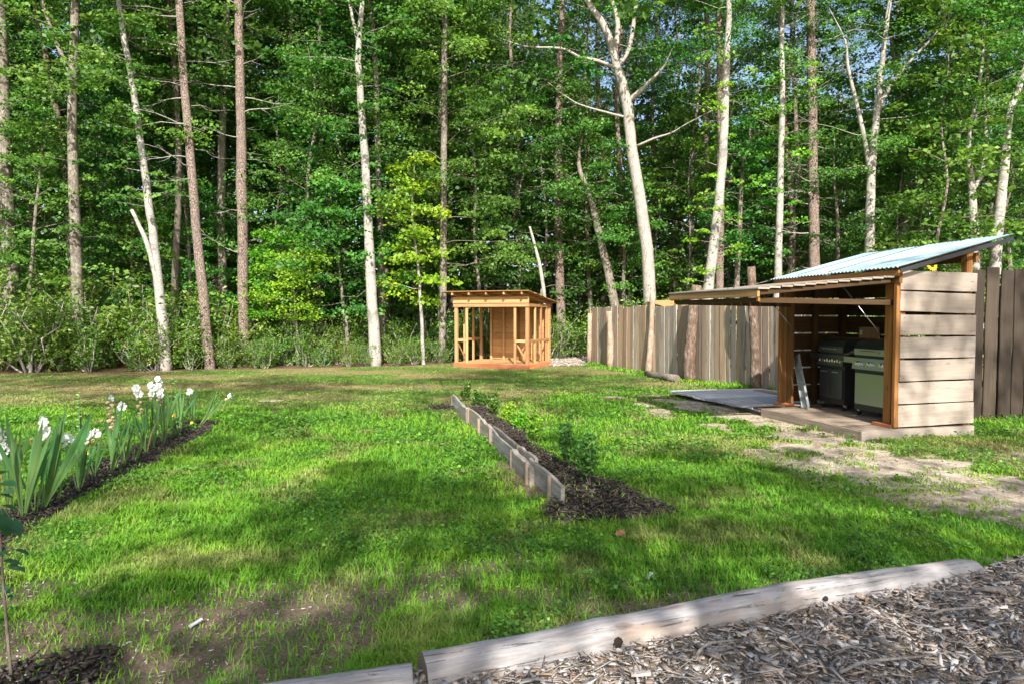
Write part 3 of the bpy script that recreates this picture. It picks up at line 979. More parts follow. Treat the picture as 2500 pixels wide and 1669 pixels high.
# ---- gas grills
def grill(name, u0, u1, v0, label, body_mat, face_mat, nk, shelf):
    """front at v0 (facing the open side), depth 0.5"""
    gl = empty(name, S((u0 + u1) / 2, v0 + 0.25, ZF), label, 'grill')
    m = frame(S((u0 + u1) / 2, v0, ZF + 0.006), -U, W)      # x along the front (to the right), y into the cabinet

    def P(nm, VF, mat, par=gl, sm=False):
        return link(nm, mesh_py(nm, VF[0], VF[1], sm), mat, par, m)
    w = u1 - u0
    P('cabinet', boxvf((0, 0.25, 0.40), (w, 0.48, 0.62)), body_mat)
    dn = 2 if nk > 3 else 1
    for k in range(dn):
        dw = (w - 0.05) / dn
        cx = -w / 2 + 0.025 + dw * (k + 0.5)
        d = P('door', boxvf((cx, -0.006, 0.41), (dw - 0.008, 0.016, 0.46)), face_mat)
        hx = cx + (dw / 2 - 0.04) * (1 if k == 0 else -1) * (1 if dn == 2 else 1)
        if dn == 1:
            P('door_handle', boxvf((hx, -0.035, 0.44), (0.018, 0.018, 0.20)), M['steel'], d)
        else:
            P('door_handle', boxvf((cx, -0.035, 0.60), (0.14, 0.018, 0.016)), M['steel'], d)
    cp = P('control_panel', ([(-w / 2 - .01, -0.045, 0.70), (w / 2 + .01, -0.045, 0.70), (w / 2 + .01, -0.02, 0.865), (-w / 2 - .01, -0.02, 0.865), (-w / 2 - .01, 0.3, 0.70), (w / 2 + .01, 0.3, 0.70), (w / 2 + .01, 0.3, 0.865), (-w / 2 - .01, 0.3, 0.865)],
                              [(0, 1, 2, 3), (1, 5, 6, 2), (5, 4, 7, 6), (4, 0, 3, 7), (3, 2, 6, 7), (4, 5, 1, 0)]), face_mat)
    for k in range(nk):
        x = -w / 2 + w * (k + 0.5) / nk
        P('knob', tube([(x, -0.035, 0.785), (x, -0.055, 0.785), (x, -0.062, 0.785), (x, -0.085, 0.785)], [0.036, 0.034, 0.026, 0.024], 14), M['chrome'], cp, False)
    P('firebox', boxvf((0, 0.25, 0.885), (w, 0.50, 0.06)), M['black'])
    prof = [(-0.01, 0.905), (-0.015, 0.99), (0.02, 1.075), (0.12, 1.125), (0.36, 1.13), (0.47, 1.07), (0.50, 0.905)]
    V = [(sx * w / 2, y, z) for sx in (-1, 1) for (y, z) in prof]
    n = len(prof)
    F = [(i, i + n, i + n + 1, i + 1) for i in range(n - 1)] + [tuple(range(n)), tuple(range(2 * n - 1, n - 1, -1)), (0, n - 1, 2 * n - 1, n)]
    lid = P('lid', (V, F), body_mat)
    P('lid_front', boxvf((0, -0.020, 0.955), (w * 0.96, 0.012, 0.09)), face_mat, lid)
    P('lid_handle', tube([(-w * 0.26, -0.02, 0.965), (-w * 0.26, -0.065, 0.965), (w * 0.26, -0.065, 0.965), (w * 0.26, -0.02, 0.965)], [0.011] * 4, 8), M['steel'], lid)
    for s in ((-1, 1) if shelf == 2 else (-1,)):
        sh = P('side_shelf', boxvf((s * (w / 2 + 0.125), 0.22, 0.845), (0.21, 0.42, 0.035)), body_mat)
        P('shelf_front', boxvf((s * (w / 2 + 0.125), -0.0, 0.825), (0.21, 0.016, 0.085)), face_mat, sh)
    for sx in (-1, 1):
        for yy in (0.06, 0.44):
            x = sx * (w / 2 - 0.04)
            cs = P('caster', tube([(x - 0.014, yy, 0.034), (x + 0.014, yy, 0.034)], [0.034, 0.034], 12), M['black'])
            P('caster_fork', boxvf((x, yy, 0.07), (0.05, 0.03, 0.045)), M['steel'], cs)
    return gl


M['chrome'] = NT('chrome_knob').fin((0.75, 0.75, 0.76), 0.12, 0.5, 1.0)
t = NT('brushed_steel')
bs = t.noise(t.coord((4, 4, 160)), 3, 3, 0.6)
t.bump(bs, 0.05, 0.001)
M['brushed'] = t.fin((0.42, 0.44, 0.42), 0.30, 0.5, 0.9)
M['gunmetal'] = NT('gunmetal').fin((0.035, 0.036, 0.038), 0.3, 0.5, 0.4)
M['greysteel'] = NT('dark_brushed_steel').fin((0.12, 0.12, 0.125), 0.32, 0.5, 0.8)
grill('gas_grill', 0.50, 1.20, 0.34, 'nearer stainless gas grill with three knobs and one door under the shelter roof', M['gunmetal'], M['brushed'], 3, 1)
grill('gas_grill', 1.52, 2.10, 0.42, 'farther dark gas grill with five knobs and two doors beside the shelter back wall', M['gunmetal'], M['greysteel'], 5, 0)
# galvanised plank leaning inside
t = NT('galvanised_sheet'); gvn = t.noise(t.coord(), 9, 4, 0.7)
M['galv'] = t.fin(t.ramp(gvn, (0.35, (0.22, 0.23, 0.24)), (0.65, (0.42, 0.43, 0.45))), 0.4, 0.5, 0.6)
pl = empty('metal_plank', S(2.05, 0.05, ZF), 'dented grey metal plank leaning inside the shelter beside the far post', 'plank')
board('plank_web', pl, M['galv'], S(1.93, 0.06, ZF + 0.01), S(2.30, 0.14, 0.97), U, 0.16, 0.012, seg=4, jit=0.003, twist=0.004)
for s in (-1, 1):
    off_ = U * (0.075 * s)
    board('plank_flange', pl, M['galv'], S(1.93, 0.045, ZF + 0.012) + off_, S(2.30, 0.125, 0.97) + off_, W, 0.03, 0.008, seg=3)
# carton with a label on the back shelf
ct = empty('carton', S(1.72, 1.04, 1.265), 'small brown cardboard carton with a white label on the shelter shelf', 'box')
M['card'] = NT('cardboard').fin((0.30, 0.19, 0.10), 0.85, 0.2)
M['paper'] = NT('paper_label').fin((0.55, 0.54, 0.50), 0.8, 0.2)
mc = frame(S(1.72, 1.04, 1.267), -U, W)
link('carton_body', mesh_py('carton_body', *boxvf((0, 0, 0.085), (0.26, 0.16, 0.17))), M['card'], ct, mc)
link('carton_label', mesh_py('carton_label', *boxvf((-0.085, -0.0825, 0.085), (0.055, 0.003, 0.08))), M['paper'], ct, mc)
link('carton_flap', mesh_py('carton_flap', *boxvf((0, 0, 0.172), (0.262, 0.075, 0.004))), M['card'], ct, mc)

# ---- planked panel lying on the ground beyond the platform
panel = empty('boardwalk_panel', S(3.8, 0.2), 'silvery weathered planked panel lying flat on the ground beyond the shelter platform', 'decking')
for i in range(15):
    u = 2.30 + i * 0.192
    z = 0.085 + 0.006 * math.sin(i * 1.3)
    board('plank', panel, M['silver_wood'], S(u, -0.62 - 0.012 * i + random.uniform(-.03, .03), z), S(u, 1.35, z - 0.004), U, 0.176, 0.03, seg=4, jit=0.005, twist=0.008)
for v in (-0.45, 0.4, 1.15):
    board('bearer', panel, M['deck_wood'], S(2.3, v, 0.036), S(5.0, v, 0.036), W, 0.09, 0.06)
board('edge_plank', panel, M['grey_wood'], S(4.6, 0.9, 0.118), S(2.8, 1.10, 0.118), W, 0.14, 0.026)
board('loose_plank', panel, M['dark_wood'], S(2.23, -0.66, 0.122), S(2.42, -0.02, 0.124), U, 0.12, 0.03)

# ---- dark upright fence beside the shelter
fr = empty('dark_board_fence', Vector((7.6, 10.9, 0)), 'tall dark brown board fence with gaps, right of the shelter end wall', 'fence')
p0, fd = Vector((6.86, 10.62, 0)), Vector((0.975, 0.22, 0)).normalized()
s = 0.0
hs = [2.32, 2.34, 2.38, 2.34, 2.36, 2.30, 2.36, 2.33]
for i, wdt in enumerate([0.30, 0.25, 0.235, 0.24, 0.22, 0.25, 0.24, 0.22]):
    c = p0 + fd * (s + wdt / 2)
    board('board', fr, M['dark_wood'], c + Vector((0, 0, -0.05)), c + Vector((0.01, 0.0, hs[i])), fd, wdt, 0.028, seg=6, jit=0.008)
    s += wdt + [0.012, 0.035, 0.05, 0.02, 0.03, 0.02, 0.03, 0][i]
for z in (0.55, 1.55):
    board('rail', fr, M['dark_wood'], p0 + Vector((-0.05, 0.06, z)), p0 + fd * s + Vector((0, 0.06, z)), Z3, 0.09, 0.045)
for k in (0.0, 0.5, 1.0):
    c = p0 + fd * s * k + Vector((0, 0.14, 0))
    board('post', fr, M['dark_wood'], c - Vector((0, 0, .1)), c + Vector((0, 0, 2.1)), fd, 0.10, 0.10)

# ---- sunflower looking over the back of the shelter
sfp = A(2275, 648, 12.6)
sf = empty('sunflower', (sfp.x, sfp.y, 0), 'yellow sunflower showing in the gap under the shelter roof', 'flower')
M['stem'] = NT('green_stem').fin((0.10, 0.22, 0.05), 0.6, 0.3)
M['petal_y'] = NT('yellow_petal').fin((0.80, 0.48, 0.01), 0.5, 0.3)
M['disc'] = NT('dark_flower_disc').fin((0.09, 0.035, 0.01), 0.8, 0.2)
tube_obj('stem', sf, M['stem'], [(sfp.x + .1, sfp.y + .05, -0.05), (sfp.x + .06, sfp.y + .06, 1.3), (sfp.x, sfp.y + .04, sfp.z)], [0.016, 0.014, 0.009], 6)
mm = frame(sfp, (1, 0.2, 0), (0, 0.25, 1))
dv, df = tube([(0, 0, 0), (0, 0, 0.02)], [0.05, 0.038], 14)
link('disc', mesh_py('disc', dv, df), M['disc'], sf, mm)
pm = mesh_py('petal', [(0.04, -0.014, 0.005), (0.04, 0.014, 0.005), (0.085, 0.018, 0.012), (0.12, 0, 0.0), (0.085, -0.018, 0.012)], [(0, 4, 3, 2, 1)])
pm.materials.append(M['petal_y'])
for k in range(15):
    link('petal', pm, None, sf, mm @ Matrix.Rotation(k * 2 * math.pi / 15, 4, 'Z'))
lm_ = leaves(np.array([[sfp.x + dx, sfp.y, sfp.z - dz] for dx, dz in ((.1, .16), (-.1, .2), (.12, .4), (-.12, .5), (.14, .75), (-.1, .9))]), np.array([[s, -.2, -.4] for s in (1, -1, 1, -1, 1, -1)]), np.array([[0.1, -.6, 1.]] * 6), np.full(6, 0.2))
link('leaf', mesh_np('leaf', *lm_, {'tint': np.full(24, 0.6)}), M['leaf'], sf)

# ------------------------------------------------------------------ lumber-framed shed at the wood's edge
shed = empty('framed_shed', Q(1.25, 0.9), 'small unfinished tan lumber shed with open stud walls and lean-to roof', 'shed')
FW, FD = 2.5, 1.86
ZB = 0.14
board('sill', shed, M['red_wood'], Q(-0.02, 0.0, 0.06), Q(FW + 0.02, 0.0, 0.06), Z3, 0.14, 0.05, seg=2)
board('sill', shed, M['red_wood'], Q(0.0, 0.03, 0.061), Q(0.0, FD, 0.061), Z3, 0.14, 0.05, seg=2)
board('sill', shed, M['red_wood'], Q(FW, 0.03, 0.061), Q(FW, FD, 0.061), Z3, 0.14, 0.05)
board('sill', shed, M['red_wood'], Q(0, FD, 0.059), Q(FW, FD, 0.059), Z3, 0.14, 0.05)
for i in range(12):
    b = 0.045 + i * 0.152
    board('floor_plank', shed, M['tan_wood'], Q(0.03, b + 0.07, ZB - 0.02), Q(FW - 0.03, b + 0.07, ZB - 0.02), B1, 0.146, 0.03)


def stud(a, b, z0=ZB - 0.01, z1=1.86, w=0.09, d=0.045, along=A1, m='stud_wood'):
    return board('stud', shed, M[m], Q(a, b, z0), Q(a, b, z1), along, w, d)


PT = 1.86
stud(0.05, 0.045, w=0.10, d=0.09)
stud(0.45, 0.035, w=0.075)
stud(FW - 0.05, 0.045, w=0.10, d=0.09)
stud(FW - 0.42, 0.035, w=0.075)
for b in (0.62, 1.12, 1.60):
    stud(0.035, b, along=B1, w=0.075, d=0.05)
stud(0.045, FD - 0.045, w=0.09, d=0.08)
stud(FW - 0.045, FD - 0.045, w=0.09, d=0.08)
for b in (0.62, 1.24):
    stud(FW - 0.035, b, along=B1, w=0.075, d=0.05)
for a in (0.55, 1.1, 1.62, 2.08):
    stud(a, FD - 0.06, w=0.07, d=0.05, z1=1.86, m='brown_wood' if a in (0.55, 1.1) else 'stud_wood')
# mid rails
board('rail', shed, M['stud_wood'], Q(0.07, 0.03, 0.83), Q(0.43, 0.03, 0.83), Z3, 0.08, 0.045)
board('rail', shed, M['stud_wood'], Q(FW - 0.40, 0.03, 0.83), Q(FW - 0.08, 0.03, 0.83), Z3, 0.08, 0.045)
board('rail', shed, M['stud_wood'], Q(0.022, 0.06, 0.83), Q(0.022, FD - 0.05, 0.83), Z3, 0.08, 0.04)
board('rail', shed, M['stud_wood'], Q(FW - 0.022, 0.06, 0.83), Q(FW - 0.022, FD - 0.05, 0.83), Z3, 0.08, 0.04)
board('brace', shed, M['tan_wood'], Q(0.08, 0.10, 0.16), Q(0.42, 0.12, 0.72), Z3, 0.05, 0.03)
board('brace', shed, M['tan_wood'], Q(FW - 0.08, 0.12, 0.70), Q(FW - 0.10, 0.55, 0.20), Z3, 0.04, 0.025)
# plates and header
board('header', shed, M['stud_wood'], Q(-0.02, -0.006, 1.905), Q(FW + 0.02, -0.006, 1.905), Z3, 0.10, 0.05)
board('top_plate', shed, M['stud_wood'], Q(0.022, 0.03, 1.90), Q(0.022, FD + 0.02, 1.90), Z3, 0.09, 0.05)
board('top_plate', shed, M['stud_wood'], Q(FW - 0.022, 0.03, 1.90), Q(FW - 0.022, FD + 0.02, 1.90), Z3, 0.09, 0.05)
board('top_plate', shed, M['stud_wood'], Q(0.02, FD - 0.03, 1.85), Q(FW - 0.02, FD - 0.03, 1.85), Z3, 0.07, 0.05)
board('fascia_board', shed, M['tan_wood'], Q(-0.03, -0.035, 2.065), Q(FW + 0.03, -0.035, 2.065), Z3, 0.195, 0.03, seg=3, jit=0.003)
# horizontal boards on the back wall, seen from the inside
for i in range(8):
    zc = 0.25 + i * 0.218
    board('wall_board', shed, M['tan_wood'], Q(-0.01, FD + 0.0, zc), Q(2.12, FD + 0.0, zc), Z3, 0.212, 0.022, seg=3, jit=0.003)
# lean-to roof: rafters and boards
RB0, RB1 = -0.34, 2.26
RF, RK = 2.285, 1.955


def rz(b):
    return RF + (RK - RF) * (b - RB0) / (RB1 - RB0)


for a in (0.10, 0.68, 1.27, 1.85, 2.42):
    board('rafter', shed, M['stud_wood'], Q(a, RB0 + 0.04, rz(RB0 + 0.04) - 0.015), Q(a, RB1 - 0.04, rz(RB1 - 0.04) - 0.015), Z3, 0.085, 0.045)
for i in range(13):
    b0 = RB0 + i * 0.2
    zc = rz(b0 + 0.1) + 0.044
    board('roof_board', shed, M['brown_wood'] if i % 2 else M['tan_wood'], Q(-0.16 + random.uniform(-.02, .02), b0 + 0.1, zc), Q(FW + 0.28 + random.uniform(-.02, .02), b0 + 0.1, zc), B1 + Vector((0, 0, (RK - RF) / (RB1 - RB0))), 0.194, 0.022, seg=2, jit=0.002)
# pale rubble heap beside it
M['stone'] = NT('pale_stone').fin((0.38, 0.35, 0.32), 0.9, 0.2)
for i, (px, py, s) in enumerate([(1098, 884, 0.20), (1125, 878, 0.26), (1150, 872, 0.22)]):
    p = G(px, py)
    p = Vector((p.x - 0.5, p.y + 1.0, 0))
    V, F = tube([p + Vector((0, 0, -0.05)), p + Vector((0.02, 0, s * 0.3)), p + Vector((0.03, 0.02, s * 0.7)), p + Vector((0.02, 0, s))], [s * 1.1, s * 1.2, s * 0.8, s * 0.2], 7, rough=0.25, r=random)
    tag(link('stone', mesh_py('stone', V, F), M['stone']), ['pale stone at the left foot of the lumber shed', 'larger pale stone behind the left shed wall', 'pale stone showing through the shed studs'][i], 'stone', 'stones beside the lumber shed')

# ------------------------------------------------------------------ board fence with rough log posts
fence = empty('board_fence', (FENCE0 + FENCE1) / 2, 'long weathered grey and tan vertical board fence behind the shelter', 'fence')
fdir = (FENCE1 - FENCE0); FL = fdir.length; fdir.normalize()
fn = Vector((-fdir.y, fdir.x, 0)) * (-1 if (-fdir.y) > 0 else 1)       # towards the lawn
if fn.x > 0: fn = -fn
s = 0.0
rr = random.Random(3)
i = 0
while s < FL:
    w = rr.uniform(0.15, 0.235)
    c = FENCE0 + fdir * (s + w / 2) + fn * rr.uniform(-0.02, 0.02)
    h = 1.87 + rr.uniform(-0.025, 0.025) - 0.02 * (s < 1.2)
    ln = rr.uniform(-0.02, 0.02) + 0.012
    board('board', fence, M['grey_wood'], c + Vector((0, 0, -0.06)), c - fdir * ln * 1.6 + Vector((0, 0, h)), fdir, w - 0.014, 0.026, seg=5, jit=0.006, r=rr)
    s += w + rr.choice((0.0, 0.004, 0.012))
    i += 1
for z in (0.45, 1.45):
    board('rail', fence, M['dark_wood'], FENCE0 - fn * 0.05 + Vector((0, 0, z)), FENCE1 - fn * 0.05 + Vector((0, 0, z)), Z3, 0.09, 0.05)
M['post_bark'] = bark('peeling_post_bark', (0.05, 0.035, 0.025), (0.16, 0.11, 0.08), (0.34, 0.29, 0.25), 22, 0.35, 0.5, 1.0)
M['post_pale'] = bark('peeled_post', (0.18, 0.11, 0.07), (0.36, 0.27, 0.20), (0.46, 0.38, 0.31), 24, 0.3, 0.35, 0.8)
for (pts, r, mt) in [([(1442, 885), (1444, 765)], 0.085, 'post_pale'),
                     ([(1516, 893), (1517, 830), (1514, 760)], 0.10, 'post_pale'),
                     ([(1604, 908), (1610, 850), (1614, 780), (1616, 715)], 0.085, 'post_pale'),
                     ([(1731, 925), (1729, 880), (1734, 820), (1741, 740), (1748, 697)], 0.15, 'post_bark'),
                     ([(1895, 950), (1896, 900), (1893, 800), (1888, 740), (1886, 652)], 0.105, 'post_bark')]:
    b = G(*pts[0])
    # stand each post just in front of the boards
    k = (b - FENCE0).dot(fdir)
    b = FENCE0 + fdir * k + fn * (r + 0.02)
    P = [Vector((A(px, py, b.y).x, b.y, A(px, py, b.y).z)) for px, py in pts]
    sh = b.x - P[0].x
    P = [p + Vector((sh, 0, 0)) for p in P]
    P[0].z = -0.1
    Q2 = []
    for a_, b_ in zip(P[:-1], P[1:]):
        Q2 += [a_, a_.lerp(b_, 0.34), a_.lerp(b_, 0.67)]
    Q2.append(P[-1])
    rad = [r * (1.1 - 0.3 * i / len(Q2)) * rr.uniform(0.9, 1.1) for i in range(len(Q2))]
    V, F = tube(Q2, rad, 9, rough=0.08, r=rr)
    link('post', mesh_py('post', V, F, True), M[mt], fence)
# fallen stick leaning at the foot of the last post
tag(tube_obj('stick', None, M['darkbark'], [G(1893, 952), G(1880, 930, 0.12), G(1863, 912, 0.3)], [0.022, 0.02, 0.012], 6), 'dark broken stick leaning at the foot of the lichen-white fence post', 'stick')
# short log on the grass by the fence
M['endgrain'] = None
t = NT('log_end_grain')
co = t.n('ShaderNodeTexCoord').outputs['Object']
wv = t.n('ShaderNodeTexWave', wave_type='RINGS', rings_direction='X', i_Scale=22.0, i_Distortion=2.0)
t.l(co, wv.inputs['Vector'])
M['endgrain'] = t.fin(t.mix(wv.outputs['Fac'], (0.09, 0.07, 0.055), (0.24, 0.20, 0.165)), 0.9, 0.1)
la, lb = G(1578, 918), G(1652, 932)
lg = empty('small_log', (la + lb) / 2, 'short grey log lying in the grass in front of the board fence', 'log')
V, F = tube([la + Vector((0, 0, .07)), la.lerp(lb, .3) + Vector((0, 0, .075)), la.lerp(lb, .7) + Vector((0, .02, .08)), lb + Vector((0, 0, .085))], [.075, .085, .09, .098], 12, rough=0.05, r=rr)
link('log_body', mesh_py('log_body', V, F, True), M['oak'], lg)
dd = (lb - la).normalized()
V, F = tube([(0, 0, 0), (0.006, 0, 0)], [.090, .086], 12)
link('log_end', mesh_py('log_end', V, F), M['endgrain'], lg, frame(lb + Vector((0, 0, .085)) + dd * 0.002, dd, Z3))

# low tan roof seen over the fence
lean = empty('low_lean_to', A(1650, 760, 22.5) * 1.0, 'low tan plywood roof showing above the board fence', 'lean-to')
lean.location.z = 0
x0, x1 = A(1575, 735, 24.0).x, A(1762, 735, 24.0).x
for k in range(3):
    xa = x0 + (x1 - x0) * k / 3; xb = x0 + (x1 - x0) * (k + 1) / 3 - 0.03
    board('roof_sheet', lean, M['tan_wood'], ((xa + xb) / 2 + 0.55, 22.2, 1.80), ((xa + xb) / 2, 24.0, 2.10), (1, 0, 0), xb - xa, 0.02)
for (x, y) in ((x0 + .1, 23.9), (x1 - .1, 23.9), (x0 + .65, 22.3), (x1 + .4, 22.3)):
    board('post', lean, M['tan_wood'], (x, y, -0.05), (x, y, 2.05 if y > 23 else 1.78), (1, 0, 0), 0.09, 0.09)

# ------------------------------------------------------------------ edged bed
edging = empty('garden_edging', (BED0 + BED1) / 2, 'low edging of wavy weathered grey boards and stakes along the mulch bed', 'edging')
bd = (BED0 - BED1); BL = bd.length; bd.normalize()
bl = Vector((-bd.y, bd.x, 0))
if bl.x > 0: bl = -bl                               # towards the open lawn on the left


def E(t, o=0.0, z=0.0):
    return BED1 + bd * t + bl * o + Vector((0, 0, z))


re_ = random.Random(12)
# (start, end, sideways, bottom, top at start, top at end, thickness, wave)
for (t0, t1, o, zb, z0, z1, th, wv_) in [(0.0, 1.05, 0.0, -0.05, 0.185, 0.215, 0.035, 0.016), (1.0, 1.75, -0.045, -0.03, 0.22, 0.20, 0.035, 0.014),
                                          (0.86, 1.62, 0.035, -0.05, 0.16, 0.175, 0.06, 0.010), (1.6, 2.85, 0.02, -0.05, 0.15, 0.20, 0.03, 0.03),
                                          (1.7, 3.0, -0.03, 0.0, 0.215, 0.22, 0.03, 0.012), (2.8, 3.75, 0.015, -0.02, 0.19, 0.215, 0.045, 0.022),
                                          (3.7, 4.72, -0.01, -0.05, 0.215, 0.20, 0.03, 0.012), (4.66, 5.25, 0.03, -0.05, 0.21, 0.21, 0.05, 0.010),
                                          (5.2, 6.35, 0.0, -0.05, 0.195, 0.225, 0.03, 0.014)]:
    n = 11
    V, F = [], []
    L = t1 - t0
    kn = [re_.uniform(-1, 1) for _ in range(5)]
    for i in range(n):
        f = i / (n - 1)
        top = 0.025 + z0 + (z1 - z0) * f + wv_ * 0.9 * float(np.interp(f * 4, range(5), kn)) + re_.uniform(-.005, .005)
        x = L * f
        for (yy, zz) in ((-th / 2, zb), (th / 2, zb), (th / 2, top - 0.008), (th / 2 - 0.008, top), (-th / 2 + 0.008, top), (-th / 2, top - 0.008)):
            V.append((x, zz, yy))
    for i in range(n - 1):
        for j in range(6):
            a, b = i * 6 + j, i * 6 + (j + 1) % 6
            F.append((a, a + 6, b + 6, b))
    F.append(tuple(range(6))); F.append(tuple((n - 1) * 6 + j for j in range(5, -1, -1)))
    link('board', mesh_py('board', V, F), M['edge_wood'], edging, frame(E(t0, o, 0), bd, Z3))
for (t, o) in [(0.30, 0.036), (0.93, 0.075), (1.66, 0.055), (2.85, 0.05), (3.62, 0.055), (4.62, 0.03), (6.33, 0.032)]:
    board('stake', edging, M['deck_wood'], E(t, o, -0.06), E(t, o, 0.23 + re_.uniform(-.04, .01)), bd, 0.05, 0.035)


def leaf_cloud(fn_c, n, size, seed, wid=0.36, up=0.8, fold=0.1):
    g = np.random.default_rng(seed)
    c = fn_c(g, n)
    d = g.normal(size=(n, 3))
    nr = g.normal(size=(n, 3)) * 0.6 + np.array([0, -0.25, up])
    V, F = leaves(c, d, nr, size * (0.6 + 0.7 * g.random(n)), wid, fold)
    return V, F, np.repeat(g.random(n), 4)


BOX = [(475, 270, 0.26, 0.09, 'first small boxwood at the far end of the edged bed'), (548, 297, 0.22, 0.07, 'slim boxwood second from the far end of the edged bed'),
       (615, 303, 0.18, 0.07, 'smallest upright boxwood third from the far end of the bed'), (690, 380, 0.30, 0.11, 'bushy dark boxwood fourth from the far end of the bed'),
       (808, 460, 0.24, 0.10, 'yellowish boxwood in the middle of the edged bed'), (905, 512, 0.24, 0.11, 'low spreading boxwood just past the middle of the bed'),
       (1035, 612, 0.32, 0.11, 'tall thin-leaved boxwood fourth from the near end'), (1310, 862, 0.40, 0.10, 'tallest pointed boxwood near the front of the bed'),
       (1478, 1010, 0.36, 0.15, 'rounded dark boxwood nearest the camera on bare mulch')]
for i, (zx, zy, h, r, lab) in enumerate(BOX):
    p = G(1000 + zx * 0.298, 900 + zy * 0.298)
    p.z = float(relief(np.array([p.x]), np.array([p.y]))[0])
    h, r = h * 1.2, r * 1.15
    bx = empty('boxwood_shrub', p, lab, 'shrub', 'boxwood shrubs in the edged bed')
    rb = random.Random(100 + i)
    parts = []
    tips = []
    for k in range(rb.choice((5, 6, 8))):
        a = rb.uniform(0, 6.28); q = rb.uniform(0.1, 1.15)
        tip = p + Vector((math.cos(a) * r * q, math.sin(a) * r * q, h * rb.uniform(.8, 1.15) * (1.05 - 0.35 * q * q)))
        mid = p.lerp(tip, 0.5) + Vector((math.cos(a) * r * 0.2, math.sin(a) * r * 0.2, 0))
        parts.append(tube([p + Vector((0, 0, -.02)), mid, tip], [0.005, 0.004, 0.0015], 5))
        tips.append((p + Vector((0, 0, 0.05)), mid, tip))
    V, F = join(parts)
    link('stems', mesh_py('stems', V, F), M['darkbark'], bx)

    def cen(g, n, tips=tips, r=r):
        k = g.integers(0, len(tips), n)
        f = 0.25 + 0.78 * g.random(n)
        T = np.array([[list(a), list(b), list(c)] for a, b, c in tips])[k]
        f2 = f[:, None]
        c = (1 - f2) ** 2 * T[:, 0] + 2 * f2 * (1 - f2) * T[:, 1] + f2 ** 2 * T[:, 2]
        return c + g.normal(size=(n, 3)) * r * 0.20
    nl = int((380 + 2400 * r) * rb.uniform(.7, 1.1))
    V, F, ti_ = leaf_cloud(cen, nl, 0.026 + 0.0016 * p.y, 200 + i)
    link('foliage', mesh_np('foliage', V, F, {'tint': ti_}), M['boxwood'] if i not in (4, 5, 6) else M['leaf_lime'], bx)

# dry oak leaf on the grass
ol = G(1500, 1303, 0.05)
pts = [(0, 0.0), (0.02, 0.012), (0.035, 0.035), (0.045, 0.012), (0.065, 0.045), (0.075, 0.014), (0.10, 0.036), (0.105, 0.01), (0.13, 0.0)]
out = [(x, y, 0.25 * abs(y) + 0.8 * (x - 0.06) ** 2) for x, y in pts] + [(x, -y, 0.35 * abs(y) + 0.8 * (x - 0.06) ** 2) for x, y in reversed(pts[1:-1])]
M['dryleaf'] = NT('dry_oak_leaf').fin((0.24, 0.12, 0.06), 0.7, 0.3)
n = len(out)
F = [(i, i + 1, n - 1 - i, n - i) if i else (0, 1, n - 1) for i in range(0, len(pts) - 1)]
lo_ = link('oak_leaf', mesh_py('oak_leaf', out, [f if len(set(f)) > 2 else f[:3] for f in [tuple(dict.fromkeys(q)) for q in F] if True], False), M['dryleaf'], None, frame(ol, (0.8, 0.3, 0.1), (0.2, 0.5, 0.8)) @ Matrix.Scale(0.75, 4))
tag(lo_, 'curled dry brown oak leaf on the grass below the mulch', 'leaf')
# pale splinters lying on the lawn
for (px, py, dx, dy, L, w, lab) in [(1585, 1405, 0.5, 1, 0.09, 0.022, 'pale wood splinter standing in the grass above the log'), (478, 1519, 0.5, 1, 0.075, 0.02, 'white splinter on the bare soil at lower left'), (662, 974, 1, 0.1, 0.45, 0.1, 'flat pale stone at the edge of the dry far lawn')]:
    p = G(px, py, 0.035)
    b = board_mesh(L, w, 0.012, seg=3, jit=w * 0.15)
    tag(link('wood_splinter' if L < 0.3 else 'flat_stone', b, M['silver_wood'] if L < 0.3 else M['stone'], None, frame(p if L < .3 else p - Vector((0, 0, .03)), (dx, dy, 0.15 if L < .3 else 0), (1, -0.5, 0))), lab, 'splinter' if L < 0.3 else 'stone')

# ------------------------------------------------------------------ gladioli
def sword(L, w, bend, seed, n=7):
    r = random.Random(seed)
    V, F = [], []
    for i in range(n):
        f = i / (n - 1)
        ww = w * (0.30 + 1.1 * f - 0.1) * (1 - f ** 5) if f < 0.6 else w * (1 - ((f - 0.6) / 0.4) ** 1.8) * 0.9
        ww = max(ww, 0.001)
        x = bend * f * f
        z = L * f * (1 - 0.10 * abs(bend) * f)
        V += [(x - ww / 2, 0.0, z), (x, -0.12 * ww, z), (x + ww / 2, 0.0, z)]
    for i in range(n - 1):
        a = i * 3
        F += [(a, a + 1, a + 4, a + 3), (a + 1, a + 2, a + 5, a + 4)]
    me = mesh_py('leaf', V, F, True)
    at = me.attributes.new('tint', 'FLOAT', 'POINT')
    at.data.foreach_set('value', [min(1, 0.25 + 0.5 * (1 - i // 3 / (n - 1)) + r.uniform(0, .3)) for i in range(len(V))])
    me.materials.append(M['sword'])
    return me


